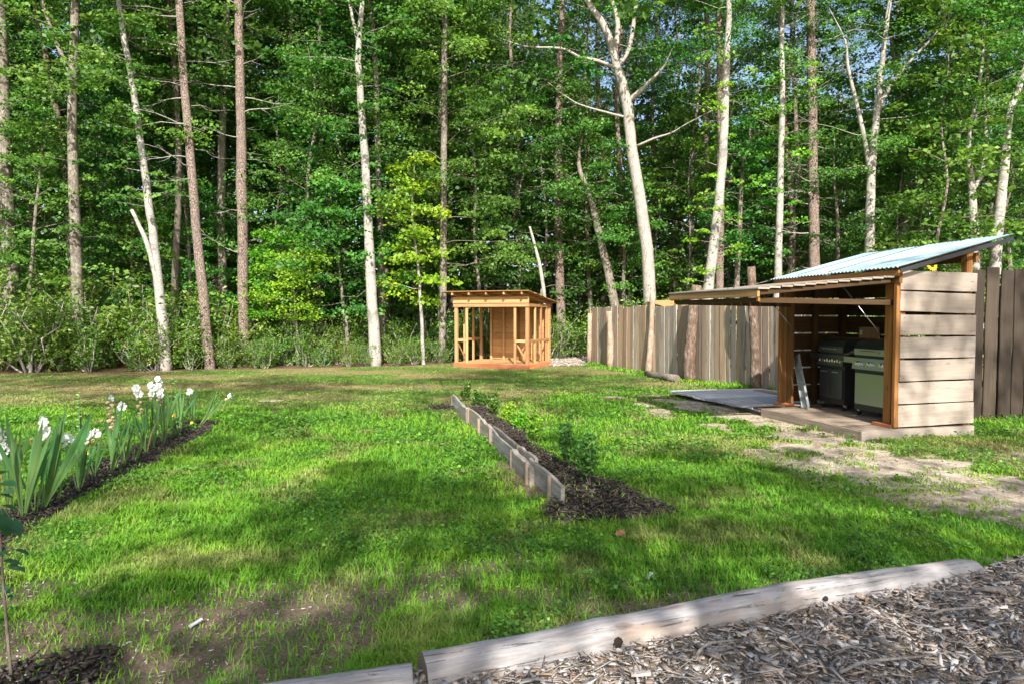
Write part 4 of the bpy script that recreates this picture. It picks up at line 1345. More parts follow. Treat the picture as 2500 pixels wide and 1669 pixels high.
SWORDS = [sword(1.0, 0.062, b, i) for i, b in enumerate((0.0, 0.05, -0.06, 0.14, -0.14, 0.22))]
M['drysword'] = NT('dried_sword_leaf').fin((0.27, 0.15, 0.07), 0.8, 0.2)
DRYSWORD = sword(0.8, 0.03, 0.2, 77); DRYSWORD.materials.clear(); DRYSWORD.materials.append(M['drysword'])
t = NT('white_petal')
t.fin((0.82, 0.82, 0.80), 0.5, 0.3)
tr = t.n('ShaderNodeBsdfTranslucent'); tr.inputs[0].default_value = (0.8, 0.82, 0.72, 1)
mx = t.n('ShaderNodeMixShader'); mx.inputs[0].default_value = 0.35
t.l(t.b.outputs[0], mx.inputs[1]); t.l(tr.outputs[0], mx.inputs[2]); t.l(mx.outputs[0], t.out.inputs['Surface'])
M['white'] = t.m
M['spent'] = NT('spent_petal').fin((0.50, 0.36, 0.26), 0.7, 0.2)
M['bud'] = NT('green_bud').fin((0.26, 0.42, 0.12), 0.5, 0.3)


def floret_mesh(seed, mat, size=0.035, close=0.0):
    r = random.Random(seed)
    V, F = [], []
    for k in range(6):
        a = k * math.pi / 3 + r.uniform(-.12, .12)
        wide = 0.40 + 0.08 * (k % 2)
        b = len(V)
        for (rad, z, hw) in ((0.12, 0.0, 0.05), (0.35, 0.55, 0.22), (0.85 - close * 0.5, 0.95 + close * 0.3, wide), (1.15 - close * 0.8, 0.85 + close * 0.6 + r.uniform(-.15, .15), wide * 0.55)):
            for s in (-1, 1):
                V.append(((rad * math.cos(a) - s * hw * math.sin(a)) * size, (rad * math.sin(a) + s * hw * math.cos(a)) * size, (z + 0.08 * r.uniform(-1, 1)) * size))
        for i in range(3):
            F.append((b + 2 * i, b + 2 * i + 1, b + 2 * i + 3, b + 2 * i + 2))
    me = mesh_py('floret', V, F, True)
    me.materials.append(mat)
    return me


FLOR = [floret_mesh(i, M['white']) for i in range(4)]
FSP = [floret_mesh(9 + i, M['spent'], 0.028, 0.9) for i in range(2)]
BUD = mesh_py('bud', *tube([(0, 0, 0), (0, 0, 0.012), (0, 0, 0.03), (0, 0, 0.042)], [0.004, 0.008, 0.006, 0.001], 6), True)
BUD.materials.append(M['bud'])
Z4 = 700 / 1391


def zp(x, y):
    return x * Z4, 880 + y * Z4


# base (zoom units), leaf length m, number of leaves, lean degrees, spread degrees, spikes [(tip x, tip y, florets, spent, buds)]
GLAD = [((42, 745), 0.62, 9, 2, 14, [(12, 300, 7, 0, 2)], 'gladiolus at the left picture edge with a tall cluster of white flowers'),
        ((118, 776), 0.66, 7, 2, 10, [], 'flowerless gladiolus clump beside the leafy sapling'),
        ((172, 752), 0.56, 4, 4, 13, [], 'thin three-leaved gladiolus without flowers beside the sapling'),
        ((213, 737), 0.70, 9, 20, 13, [(212, 252, 5, 0, 1), (327, 262, 1, 0, 9)], 'large right-leaning gladiolus with white flowers high on a left-bending spike'),
        ((288, 697), 0.36, 3, 8, 14, [(342, 355, 3, 0, 1)], 'gladiolus with a low white flower behind the large leaning clump'),
        ((384, 646), 0.60, 8, 3, 12, [(384, 148, 0, 0, 14), (470, 340, 3, 2, 0)], 'gladiolus with a tall green bud spike and white flower drooping right'),
        ((456, 578), 0.36, 5, -4, 26, [], 'short spreading gladiolus leaves beside a yellow daisy'),
        ((543, 552), 0.62, 9, 12, 14, [(527, 178, 1, 9, 0), (596, 205, 3, 0, 0)], 'gladiolus with a browned spent spike and one white bloom'),
        ((600, 527), 0.42, 5, 5, 16, [], 'broad bluish flowerless gladiolus clump, middle of the row'),
        ((655, 500), 0.34, 4, 8, 18, [], 'short bluish gladiolus leaves with a brown dried stalk'),
        ((711, 456), 0.56, 8, -8, 13, [(664, 128, 3, 5, 0)], 'gladiolus leaning left with a half-faded white spike'),
        ((742, 432), 0.58, 7, -1, 10, [(738, 112, 4, 1, 0)], 'upright gladiolus with white flowers just left of the tallest bloom'),
        ((792, 412), 0.64, 9, 3, 13, [(768, 84, 8, 3, 0)], 'gladiolus with the largest and highest white flower head'),
        ((868, 358), 0.58, 7, 3, 9, [(838, 58, 0, 0, 12)], 'gladiolus with a long thin curved green spike and no bloom'),
        ((938, 327), 0.50, 6, -4, 16, [(916, 132, 3, 0, 1)], 'small white gladiolus second from the far end of the row'),
        ((966, 326), 0.58, 5, 38, 8, [(1138, 166, 2, 1, 1)], 'far-end gladiolus bent far over to the right with a white tip')]
for gi, (bpt, L, nl, leanD, spread, spikes, lab) in enumerate(GLAD):
    px, py = zp(*bpt)
    p = G(px, py)
    d = p.y
    p.z = float(relief(np.array([p.x]), np.array([p.y]))[0]) - 0.01
    ga = empty('gladiolus', p, lab, 'flower', 'row of white gladioli')
    rg = random.Random(500 + gi)
    for k in range(nl):
        f = (k + 0.5) / nl * 2 - 1
        ang = math.radians(leanD + f * spread + rg.uniform(-3, 3))
        LL = L * (1.32 if p.y < 7.5 else 1.15) * (1.0 - 0.32 * abs(f) ** 1.5) * rg.uniform(0.85, 1.08)
        m = Matrix.Translation(p + Vector((0.012 * f, rg.uniform(-.02, .02), 0))) @ Matrix.Rotation(ang, 4, 'Y') @ Matrix.Rotation(math.radians(rg.uniform(-9, 9)), 4, 'X') @ Matrix.Rotation(math.radians(rg.uniform(-45, 45)), 4, 'Z') @ Matrix.Diagonal((max(0.72, LL * 1.15) * rg.uniform(.6, 1.1) * (1 if f > 0 else -1), 1, LL, 1))
        link('leaf', rg.choice(SWORDS) if rg.random() > 0.05 else DRYSWORD, None, ga, m)
    for (tx, ty, nf, ns, nbud) in spikes:
        tip = A(*zp(tx, ty), d)
        b0 = p + Vector((math.tan(math.radians(leanD)) * L * 0.35, 0, L * 0.35))
        mid = b0.lerp(tip, 0.55) + Vector((0.25 * (b0.x - tip.x) * 0.5 + 0.0, 0, 0.04))
        if abs(tip.x - b0.x) > 0.5:
            mid = b0.lerp(tip, 0.5) + Vector((0.02, 0, 0.03))
        cur = [p.lerp(b0, 0.2)] + [(1 - f) ** 2 * b0 + 2 * f * (1 - f) * mid + f * f * tip for f in (0, .2, .4, .6, .8, 1)]
        sp = tube_obj('flower_spike', ga, M['stem'], cur, [0.007, 0.007, 0.0065, 0.006, 0.005, 0.004, 0.002], 6)
        tot = nf + ns + nbud
        for k in range(tot):
            # from the bottom: spent, open, buds
            span = min(0.62, 0.075 * tot)
            f = 1 - span + span * (k + 0.5) / tot
            c = (1 - f) ** 2 * b0 + 2 * f * (1 - f) * mid + f * f * tip
            az = math.radians(-90 + rg.uniform(-55, 55) + (50 if k % 2 else -50))
            dirv = Vector((math.cos(az), math.sin(az), 0.35 if k >= ns else -0.5))
            me, sc = (rg.choice(FSP), rg.uniform(.9, 1.3)) if k < ns else ((rg.choice(FLOR), rg.uniform(0.75, 1.2)) if k < ns + nf else (BUD, rg.uniform(.7, 1.0)))
            q = dirv.to_track_quat('Z', 'Y').to_matrix().to_4x4()
            link('spent_floret' if k < ns else ('floret' if k < ns + nf else 'bud'), me, None, sp, Matrix.Translation(c) @ q @ Matrix.Scale(sc, 4))
# yellow daisies between them
DAISY = mesh_py('petals', *join([([(0.006 * math.cos(a - .5), 0.006 * math.sin(a - .5), 0.002), (0.028 * math.cos(a - .22), 0.028 * math.sin(a - .22), 0.003), (0.034 * math.cos(a), 0.034 * math.sin(a), -0.001), (0.028 * math.cos(a + .22), 0.028 * math.sin(a + .22), 0.003), (0.006 * math.cos(a + .5), 0.006 * math.sin(a + .5), 0.002)], [(0, 1, 2, 3, 4)]) for a in [k * math.pi / 5 for k in range(10)]]))
DAISY.materials.append(M['petal_y'])
DDISC = mesh_py('disc', *tube([(0, 0, 0), (0, 0, 0.012)], [0.010, 0.006], 8)); DDISC.materials.append(M['disc'])
for i, (zx, zy, dd_, lab) in enumerate([(268, 474, 6.2, 'yellow daisy behind the large leaning gladiolus'), (424, 446, 7.0, 'yellow daisy beside the short spreading gladiolus leaves'), (842, 264, 9.0, 'yellow daisy behind the tallest white gladiolus'), (930, 300, 9.6, 'yellow daisy near the far end of the gladiolus row')]):
    c = A(*zp(zx, zy), dd_)
    da = empty('daisy', (c.x, c.y, 0), lab, 'flower', 'yellow daisies in the gladiolus row')
    rg = random.Random(700 + i)
    parts = []
    for k in range(6):
        parts.append(tube([(c.x + rg.uniform(-.05, .05), c.y + rg.uniform(-.05, .05), 0), (c.x + rg.uniform(-.06, .06), c.y + rg.uniform(-.06, .06), c.z * rg.uniform(.6, .95))], [0.003, 0.002], 4))
    parts.append(tube([(c.x, c.y + .03, 0), (c.x + .01, c.y + .01, c.z * .6), c], [0.004, 0.003, 0.002], 5))
    V, F = join(parts)
    link('stems', mesh_py('stems', V, F), M['darkbark'], da)

    def cen2(g, n, c=c):
        return np.array([c.x, c.y, 0.0]) + g.normal(size=(n, 3)) * (0.05, 0.05, 0.0) + np.stack([np.zeros(n), np.zeros(n), g.random(n) * c.z * 0.85], -1)
    V, F, ti_ = leaf_cloud(cen2, 120, 0.045, 750 + i)
    link('foliage', mesh_np('foliage', V, F, {'tint': ti_}), M['leaf'], da)
    mm = frame(c, (1, 0, 0), (0, 0.55, 0.8)) @ Matrix.Scale(0.7, 4)
    link('petals', DAISY, None, da, mm)
    link('disc', DDISC, None, da, mm)

# ------------------------------------------------------------------ thin sapling at the left
sd = 3.06
sp_ = A(28, 1668, sd)
sap = empty('leafy_sapling', (sp_.x, sp_.y, 0), 'thin dark-stemmed sapling with broad dark green leaves at the left edge', 'sapling')
sc_ = [Vector((sp_.x + .01, sd, -0.04)), A(27, 1650, sd), A(20, 1570, sd), A(8, 1430, sd), A(2, 1330, sd), A(-4, 1220, sd), A(-14, 1100, sd)]
tube_obj('stem', sap, M['darkbark'], sc_, [0.008, 0.0075, 0.007, 0.006, 0.005, 0.004, 0.002], 7)
M['sapleaf'] = leafmat('sapling_leaf', (0.02, 0.075, 0.03), (0.035, 0.11, 0.04), (0.06, 0.16, 0.05), 0.25, 0.5, 0.4)


def ovate(seed):
    r = random.Random(seed)
    prof = [(0, 0), (0.12, 0.20), (0.3, 0.33), (0.5, 0.34), (0.7, 0.25), (0.88, 0.10), (1.0, 0.0)]
    V, F = [], []
    for (x, w) in prof:
        w = max(w, 0.004) * r.uniform(.92, 1.08)
        V += [(x, -w, 0.15 * w - 0.22 * x * x), (x, 0, -0.22 * x * x), (x, w, 0.15 * w - 0.22 * x * x)]
    for i in range(len(prof) - 1):
        a = i * 3
        F += [(a, a + 3, a + 4, a + 1), (a + 1, a + 4, a + 5, a + 2)]
    me = mesh_py('leaf', V, F, True)
    at = me.attributes.new('tint', 'FLOAT', 'POINT'); at.data.foreach_set('value', [r.random()] * len(V))
    me.materials.append(M['sapleaf'])
    return me


OV = [ovate(i) for i in range(3)]
rg = random.Random(77)
for (px, py, ax, az_, L) in [(2, 1178, 1, .1, .085), (-2, 1205, .9, -.2, .06), (8, 1200, 1, .3, .07), (4, 1232, 1, -.2, .075), (6, 1255, 0.6, -.7, .11), (28, 1268, 1, -.9, .09), (-20, 1240, 1, -.4, .10), (-25, 1275, 1, -.3, .13), (35, 1340, 1, -.25, .07), (5, 1368, .9, -.1, .085), (20, 1378, 1, -.35, .06), (40, 1380, 1, -.2, .06), (-15, 1378, 1, -.6, .07), (-10, 1430, .8, -.3, .07), (18, 1452, 1, -.25, .035), (-25, 1330, 1, -.2, .10), (-15, 1160, 1, .5, .07), (24, 1478, .8, -.6, .025)]:
    p = A(px, py, sd + rg.uniform(-.05, .05))
    y = rg.uniform(-.5, .3)
    stemp = min(sc_, key=lambda q: (q - p).length)
    lf = link('leaf', rg.choice(OV), None, sap, frame(p, (ax, y, az_), (rg.uniform(-.3, .3), 1, rg.uniform(-.4, .2))) @ Matrix.Scale(L, 4))
    tube_obj('petiole', sap, M['darkbark'], [stemp, p], [0.0022, 0.0014], 4)

# ------------------------------------------------------------------ foreground logs
t = NT('silver_log')
v = t.coord((1.2, 16, 16), randomise=False)
g1 = t.noise(v, 1.5, 6, 0.7, 0.4)
col = t.ramp(g1, (0.28, (0.14, 0.125, 0.12)), (0.5, (0.29, 0.275, 0.275)), (0.72, (0.41, 0.39, 0.39)))
g2 = t.noise(t.coord((0.9, 3, 3), randomise=False), 1.8, 4, 0.65)
col = t.mix(t.math('MULTIPLY', t.ramp(g2, (0.50, 0.0), (0.66, 1.0)), 0.5), col, (0.36, 0.25, 0.17))
vo = t.n('ShaderNodeTexVoronoi', feature='DISTANCE_TO_EDGE', i_Scale=1.0)
t.l(t.coord((0.5, 15, 15), randomise=False), vo.inputs['Vector'])
ck = t.ramp(vo.outputs['Distance'], (0.0, 1.0), (0.035, 0.0))
g3 = t.noise(t.coord((1, 1, 1), randomise=False), 7, 5, 0.7)
ckm = t.math('MULTIPLY', ck, t.ramp(g3, (0.47, 0.0), (0.58, 1.0)))
col = t.mix(t.math('MULTIPLY', ckm, 0.85), col, (0.035, 0.03, 0.028))
kn = t.n('ShaderNodeTexVoronoi', i_Scale=1.0)
t.l(t.coord((2.2, 7, 7), randomise=False), kn.inputs['Vector'])
kk = t.ramp(kn.outputs['Distance'], (0.10, 1.0), (0.16, 0.0))
col = t.mix(t.math('MULTIPLY', kk, 0.55), col, (0.14, 0.09, 0.06))
g4 = t.noise(t.coord((1, 1, 1), randomise=False), 22, 4, 0.7)
col = t.mix(t.math('MULTIPLY', t.ramp(g4, (0.58, 0.0), (0.75, 1.0)), 0.35), col, (0.15, 0.13, 0.12))
t.bump(t.math('SUBTRACT', t.math('ADD', g1, t.math('MULTIPLY', g3, 0.5)), t.math('MULTIPLY', ckm, 1.5)), 0.5, 0.01)
M['silver_log'] = t.fin(col, 0.75, 0.25)
M['knot'] = NT('dark_knot').fin((0.025, 0.02, 0.017), 0.9, 0.2)


def log(name, a, b, ra, rb_, label, seed, bumps=(), nseg=36, sides=22):
    r = random.Random(seed)
    root = empty(name, (a + b) / 2, label, 'log')
    root.location.z = 0
    L = (b - a).length
    m = frame(a, b - a, Z3)
    V, F = [], []
    gnoise = np.random.default_rng(seed)
    off_ = gnoise.random(2) * 50
    for i in range(nseg + 1):
        f = i / nseg
        x = L * f
        rad = ra + (rb_ - ra) * f
        end = 1.0
        if f > 0.975: end = math.sqrt(max(0.0, 1 - ((f - 0.975) / 0.026) ** 2)) * 0.25 + 0.75
        for k in range(sides):
            th = 2 * math.pi * k / sides
            q = rad * end * (1 + 0.10 * (float(vnoise(np.array([x * 2.2 + off_[0]]), np.array([math.cos(th) * 1.0 + off_[1]]))[0]) - 0.5) + 0.06 * (float(vnoise(np.array([x * 9 + off_[1]]), np.array([math.sin(th) * 2.5 + off_[0]]))[0]) - 0.5))
            for (bx_, bth, bw, bh) in bumps:
                dth = (th - bth + math.pi) % (2 * math.pi) - math.pi
                q += bh * math.exp(-((x - bx_) / bw) ** 2 - (dth / (bw / rad * 0.6)) ** 2)
            yw = 0.012 * math.sin(x * 1.9 + seed)
            V.append((x, q * math.cos(th) + yw, q * math.sin(th) + 0.02 * math.sin(x * 1.3 + seed * 2)))
    for i in range(nseg):
        for k in range(sides):
            a_, b_ = i * sides + k, i * sides + (k + 1) % sides
            F.append((a_, b_, b_ + sides, a_ + sides))
    F.append(tuple(nseg * sides + k for k in range(sides)))
    link('log_body', mesh_py('log_body', V, F, True), M['silver_log'], root, m)
    Ve = [(V[k][0], V[k][1], V[k][2]) for k in range(sides)]
    Fe = [tuple(range(sides - 1, -1, -1))]
    link('log_end', mesh_py('log_end', [(x - 0.002, y, z) for x, y, z in Ve] + [(x + 0.02, y * 0.99, z * 0.99) for x, y, z in Ve], Fe + [(k, (k + 1) % sides, sides + (k + 1) % sides, sides + k) for k in range(sides)]), M['endgrain'], root, m)
    return root, m, L


la, lb = LOG0 + Vector((0, 0, 0.055)), LOG1 + Vector((0, 0, 0.055))
NEAR = -math.pi / 2 * 1.0
lroot, lm4, LL_ = log('foreground_log', la, lb, 0.112, 0.088, 'long silvery barkless log edging the wood-chip area in the foreground', 4, bumps=[(0.88, 0.9, 0.10, 0.030), (0.86, 5.2, 0.12, 0.022), (2.1, 5.6, 0.05, 0.008)])
kv, kf = tube([(0, 0, 0), (0, 0, 0.010), (0, 0, 0.018)], [0.040, 0.034, 0.008], 10, rough=0.2, r=random)
kme = mesh_py('knot', kv, kf, True); kme.materials.append(M['knot'])
nearv = Vector((lb - la).normalized().cross(Z3))
if nearv.y > 0: nearv = -nearv
for (x, up, s, rad) in [(0.92, 0.30, 0.62, 0.118), (2.24, 0.5, 0.34, 0.090), (0.62, 0.3, 0.3, 0.104)]:
    dirv = (nearv + Z3 * up).normalized()
    c = la + (lb - la).normalized() * x + dirv * rad
    link('knot', kme, None, lroot, Matrix.Translation(c) @ dirv.to_track_quat('Z', 'Y').to_matrix().to_4x4() @ Matrix.Diagonal((s * 1.25, s, s, 1)))
log('foreground_log', LOG0 + Vector((-0.035, -0.085, 0.035)), LOG0 + Vector((-1.6, -0.42, 0.02)), 0.095, 0.09, 'end of a second silvery log at the bottom edge, left of the big one', 8)

# ------------------------------------------------------------------ the wood
KD = 2500 / 2349.0


def DP(x, y, Y):
    return A(x * KD, y * KD, Y)


def sprays_to_leaves(g, C, R, per, size, flat=0.13, droop=0.22, bias=(0, 0, 0.75), spread=0.55, wid=0.36, out=None):
    """C (m,3) spray centres, R (m,) radii -> leaf arrays; a spray is a thin drooping tier of leaves"""
    m = len(C)
    n = m * per
    c = np.repeat(C, per, 0)
    r = np.repeat(R, per)
    rho = r * np.sqrt(g.random(n))
    az = g.random(n) * 2 * np.pi
    P = c + np.stack([rho * np.cos(az), rho * np.sin(az), g.normal(size=n) * flat * r - droop * rho * rho / np.maximum(r, 1e-3)], -1)
    d = np.stack([np.cos(az), np.sin(az), -0.3 + 0.3 * g.normal(size=n)], -1) + g.normal(size=(n, 3)) * 0.5
    nr = g.normal(size=(n, 3)) * spread + np.array(bias)
    V, F = leaves(P, d, nr, size * (0.55 + 0.75 * g.random(n)), wid)
    tint = np.clip(np.repeat(g.random(m), per) * 0.55 + g.random(n) * 0.5, 0, 1)
    return V, F, np.repeat(tint, 4)


def limbs(g, at, z0, z1, R, n, rise=0.35, shape=0.5):
    """limb polylines round the trunk; at(z) -> trunk point"""
    L = []
    a0 = g.random() * 6.28
    for i in range(n):
        f = (i + g.random() * 0.8) / n
        z = z0 + (z1 - z0) * f
        az = a0 + 2.399 * i + g.normal() * 0.3
        ln = R * (0.50 + 0.5 * math.sin(math.pi * min(1, f * 0.75 + 0.2))) * (0.7 + 0.5 * g.random()) * (1 - shape * max(0, f - 0.55) * 1.6)
        p = np.array(at(z))
        dv = np.array([math.cos(az), math.sin(az), 0.0])
        up = rise * (0.2 + 1.2 * f) * ln
        q1 = p + dv * ln * 0.5 + np.array([0, 0, up * 0.65]) + g.normal(size=3) * 0.07 * ln
        q2 = p + dv * ln + np.array([0, 0, up * 0.85]) + g.normal(size=3) * 0.10 * ln
        L.append((p, q1, q2, ln))
    return L


def crown_from_limbs(g, L, r0, per_limb, per_spray, size, srad, bark_sides=4, **kw):
    C, R, tb = [], [], []
    for (p, q1, q2, ln) in L:
        tb.append(tube([p, (p + q1) / 2 + g.normal(size=3) * 0.04 * ln, q1 + g.normal(size=3) * 0.03 * ln, (q1 + q2) / 2 + g.normal(size=3) * 0.03 * ln, q2], [r0 * 0.7, r0 * 0.5, r0 * 0.35, r0 * 0.25, r0 * 0.12], bark_sides, cap=False))
        for k in range(per_limb):
            f = 0.30 + 0.75 * (k + g.random()) / per_limb
            c = (1 - f) ** 2 * p + 2 * f * (1 - f) * q1 + f * f * q2
            lat = np.cross(q2 - p, (0, 0, 1.0)); lat /= np.linalg.norm(lat) + 1e-6
            c = c + lat * g.normal() * 0.22 * ln * (1.1 - 0.5 * f) + np.array([0, 0, g.normal() * 0.10 * ln])
            C.append(c); R.append(srad * (0.6 + 0.7 * g.random()))
    V, F, ti = sprays_to_leaves(g, np.array(C), np.array(R), per_spray, size, **kw)
    return V, F, ti, join(tb)


def interp_pts(pts):
    zs = [p[2] for p in pts]

    def at(z):
        return [float(np.interp(z, zs, [p[k] for p in pts])) for k in range(2)] + [z]
    return at


def smooth_pts(P, R, sub=3, r=None, wob=0.0):
    """Catmull-Rom through trunk points"""
    P2, R2 = [], []
    for i in range(len(P) - 1):
        a = P[max(i - 1, 0)]; b = P[i]; c = P[i + 1]; d = P[min(i + 2, len(P) - 1)]
        for k in range(sub):
            t_ = k / sub
            q = 0.5 * ((2 * b) + (c - a) * t_ + (2 * a - 5 * b + 4 * c - d) * t_ ** 2 + (3 * b - a - 3 * c + d) * t_ ** 3)
            if r and i + k > 0: q = q + Vector((r.uniform(-wob, wob), r.uniform(-wob, wob), 0))
            P2.append(q); R2.append(R[i] + (R[i + 1] - R[i]) * t_)
    P2.append(P[-1]); R2.append(R[-1])
    return P2, R2


# shared dead branches (local x outwards)
DEAD = []
for i in range(6):
    r = random.Random(40 + i)
    L = r.uniform(1.2, 2.3)
    main = [Vector((0, 0, 0))]
    for k in range(1, 6):
        main.append(Vector((L * k / 5, r.uniform(-.1, .1) * k / 3, 0.10 * math.sin(k * 0.9 + i) * L * 0.5 + r.uniform(-.04, .04))))
    parts = [tube(main, [0.024, 0.019, 0.015, 0.012, 0.008, 0.004], 5)]
    for k in range(4):
        b = main[2 + k % 3]
        e = b + Vector((r.uniform(.2, .5), r.choice((-1, 1)) * r.uniform(.2, .5), r.uniform(-.25, .25)))
        parts.append(tube([b, b.lerp(e, .5) + Vector((0, 0, r.uniform(-.06, .06))), e], [0.009, 0.006, 0.003], 4))
    V, F = join(parts)
    me = mesh_py('dead_branch', V, F, True); me.materials.append(M['twig'])
    DEAD.append(me)


def dead_branches(root, at, rad_at, z0, z1, n, seed, sc=1.0):
    r = random.Random(seed)
    for k in range(n):
        z = z0 + (z1 - z0) * (k + r.random()) / n
        az = r.uniform(0, 6.28)
        m = Matrix.Translation(Vector(at(z))) @ Matrix.Rotation(az, 4, 'Z') @ Matrix.Rotation(-r.uniform(-0.25, 0.35), 4, 'Y') @ Matrix.Scale(sc * r.uniform(.35, 1.1), 4)
        link('dead_branch', r.choice(DEAD), None, root, m)


HERO = []
hero_xy = []


def hero(name, kind, Y, pts, label, cat='tree', crown=None, forks=(), dead=None, top=18.0, epi=None, seed=0, leaf='leaf', bark_m=None):
    """pts: (x, y, width) of the trunk in the picture's 2349-wide survey, bottom first; the tree stands at distance Y"""
    r = random.Random(900 + seed)
    P = [DP(x, y, Y) for x, y, w in pts]
    R = [w * KD * Y / FPX / 2 for x, y, w in pts]
    # down to the ground
    if P[0].z > 0.02:
        k = (P[0].z + 0.1) / max(P[1].z - P[0].z, 0.3)
        b = P[0] - (P[1] - P[0]) * min(k, 1.0) * 0.8
        b.z = -0.12
        P.insert(0, b); R.insert(0, R[0] * 1.12)
    else:
        P[0].z = -0.12
    # root flare
    R[0] *= 1.12
    # up to the top
    if P[-1].z < top:
        dv = (P[-1] - P[-2]).normalized()
        dv = (dv + Vector((0, 0, 0.8))).normalized()
        k = (top - P[-1].z) / dv.z
        P.append(P[-1] + dv * k * 0.5 + Vector((r.uniform(-.3, .3), r.uniform(-.3, .3), 0))); R.append(R[-1] * 0.68)
        P.append(P[-2] + dv * k + Vector((r.uniform(-.3, .3), r.uniform(-.3, .3), 0))); R.append(R[-2] * 0.2)
    P2, R2 = smooth_pts(P, R, 4, r, 0.012)
    base = Vector((P[0].x, P[0].y, 0))
    root = empty(name, base, label, cat)
    bm = M[bark_m or kind]
    V, F = tube(P2, R2, 12, rough=0.05, r=r)
    link('trunk', mesh_py('trunk', V, F, True), bm, root)
    at = interp_pts([tuple(p) for p in P2])
    for fk in forks:
        Q_ = [DP(x, y, Y + dy) for x, y, w, dy in fk]
        Rq = [w * KD * Y / FPX / 2 for x, y, w, dy in fk]
        if seed != 4:
            dv = (Q_[-1] - Q_[-2]).normalized()
            Q_ += [Q_[-1] + dv * 0.7 + Vector((r.uniform(-.15, .15), 0, .1)), Q_[-1] + dv * 1.5 + Vector((r.uniform(-.3, .3), 0, .35))]
            Rq += [Rq[-1] * 0.65, 0.008]
        if len(Q_) > 2:
            Q_, Rq = smooth_pts(Q_, Rq, 3, r, 0.01)
        V, F = tube(Q_, Rq, 8, rough=0.05, r=r)
        link('limb', mesh_py('limb', V, F, True), bm, root)
    g = np.random.default_rng(1000 + seed)
    if crown:
        z0, z1, rad, n = crown[:4]
        pl, ps, sz = (crown[4], int(crown[5] * 1.5), crown[6] * 0.80) if len(crown) > 4 else (6, 46, 0.108)
        lsz = (0.82, 1.0, 1.2)[seed % 3]
        Lm = limbs(g, at, z0, z1, rad, n)
        if kind == 'pine':
            V, F, ti, tb = crown_from_limbs(g, Lm, 0.03, 4, 60, 0.26, 0.40, flat=0.3, droop=0.0, spread=1.0, wid=0.05)
        else:
            V, F, ti, tb = crown_from_limbs(g, Lm, 0.026, max(4, pl - 1), int(ps * 1.55 / lsz ** 1.2), sz * lsz, 0.56, bias=(0, -0.3, 0.75))
        link('crown', mesh_np('crown', V, F, {'tint': ti}), M['needle' if kind == 'pine' else leaf], root)
        link('branches', mesh_py('branches', tb[0], tb[1], True), bm, root)
    if crown and kind != 'pine' and top >= 13:
        Lm = limbs(g, at, max(12.0, crown[0]), 20.0 if top > 15 else 15.0, 3.2, 16)
        V, F, ti, tb = crown_from_limbs(g, Lm, 0.03, 5, 16, 0.30, 0.75)
        link('upper_crown', mesh_np('upper_crown', V, F, {'tint': ti}), M[leaf], root)
    if epi:
        z0, z1, n, lf = epi
        C, Rr = [], []
        tb = []
        for k in range(n):
            z = z0 + (z1 - z0) * (k + g.random()) / n
            p = np.array(at(z)); az = g.random() * 6.28; l = 0.3 + 0.7 * g.random()
            c = p + np.array([math.cos(az) * l, math.sin(az) * l, 0.15 * l])
            tb.append(tube([p, (p + c) / 2, c], [0.008, 0.006, 0.003], 4, cap=False))
            C.append(c); Rr.append(0.2 + 0.25 * g.random())
        V, F, ti = sprays_to_leaves(g, np.array(C), np.array(Rr), 42, 0.115, bias=(0, -0.35, 0.65))
        tag(link('trunk_sprouts', mesh_np('trunk_sprouts', V, F, {'tint': ti}), M[lf], root), kind='stuff')
        V, F = join(tb); tag(link('sprout_stems', mesh_py('sprout_stems', V, F), bm, root), kind='stuff')
    if dead:
        z0, z1, n, sc = dead
        dead_branches(root, at, None, z0, z1, n, 300 + seed, sc)
    hero_xy.append((base.x, base.y))
    HERO.append((base.x, base.y, label, seed))
    return root


hero('oak_tree', 'oak', 21.5, [(30, 700, 34), (22, 560, 30), (10, 330, 26), (5, 100, 22)], 'thick grey trunk at the left picture edge behind laurel shrubs', crown=(5.0, 17, 2.8, 26), seed=1)
hero('oak_tree', 'oak', 20.6, [(180, 845, 26), (178, 700, 25), (172, 500, 23), (166, 300, 20), (174, 0, 17)], 'straight mottled grey trunk rising from laurel shrubs at the left', crown=(7, 17, 2.6, 22), forks=[[(166, 175, 12, 0), (130, 100, 9, .3), (95, 0, 7, .4)]], seed=2, epi=(3.0, 10, 22, 'leaf'))
hero('oak_tree', 'darkbark', 23.5, [(160, 560, 14), (148, 360, 13), (122, 220, 12), (85, 30, 11)], 'thin dark trunk leaning left beside the mottled oak', crown=(6, 16, 2.4, 20), seed=3)
hero('birch_tree', 'birch', 19.9, [(381, 851, 24), (372, 730, 22), (357, 590, 19), (345, 490, 17), (325, 340, 15), (300, 170, 13), (272, 0, 11)], 'leaning pale tree with a broken-off second stem at the lawn edge', crown=(7.0, 16, 2.6, 22, 5, 40, 0.15), forks=[[(368, 690, 14, 0), (352, 610, 12, -.1), (330, 540, 10, -.15), (302, 482, 8, -.2)]], epi=(4.6, 11, 46, 'leaf'), seed=4)
hero('pine_tree', 'pine', 20.4, [(481, 842, 23), (468, 700, 22), (450, 520, 20), (428, 260, 18), (410, 0, 16)], 'scaly reddish pine trunk leaning slightly left, first of the two tall pines', crown=(13, 19, 2.2, 16), dead=(5, 13, 22, 0.9), top=20, seed=5)
hero('oak_tree', 'oak', 24.0, [(515, 745, 20), (508, 560, 18), (510, 300, 16), (520, 0, 13)], 'grey trunk between the two tall pines', crown=(8, 18, 2.7, 22), seed=6)
hero('pine_tree', 'pine', 21.6, [(560, 815, 24), (558, 700, 23), (554, 420, 22), (550, 150, 19), (546, 0, 18)], 'straight scaly pine trunk with bare dead side branches', crown=(13.5, 20, 2.4, 16), dead=(3, 13.5, 26, 1.0), top=21, seed=7)
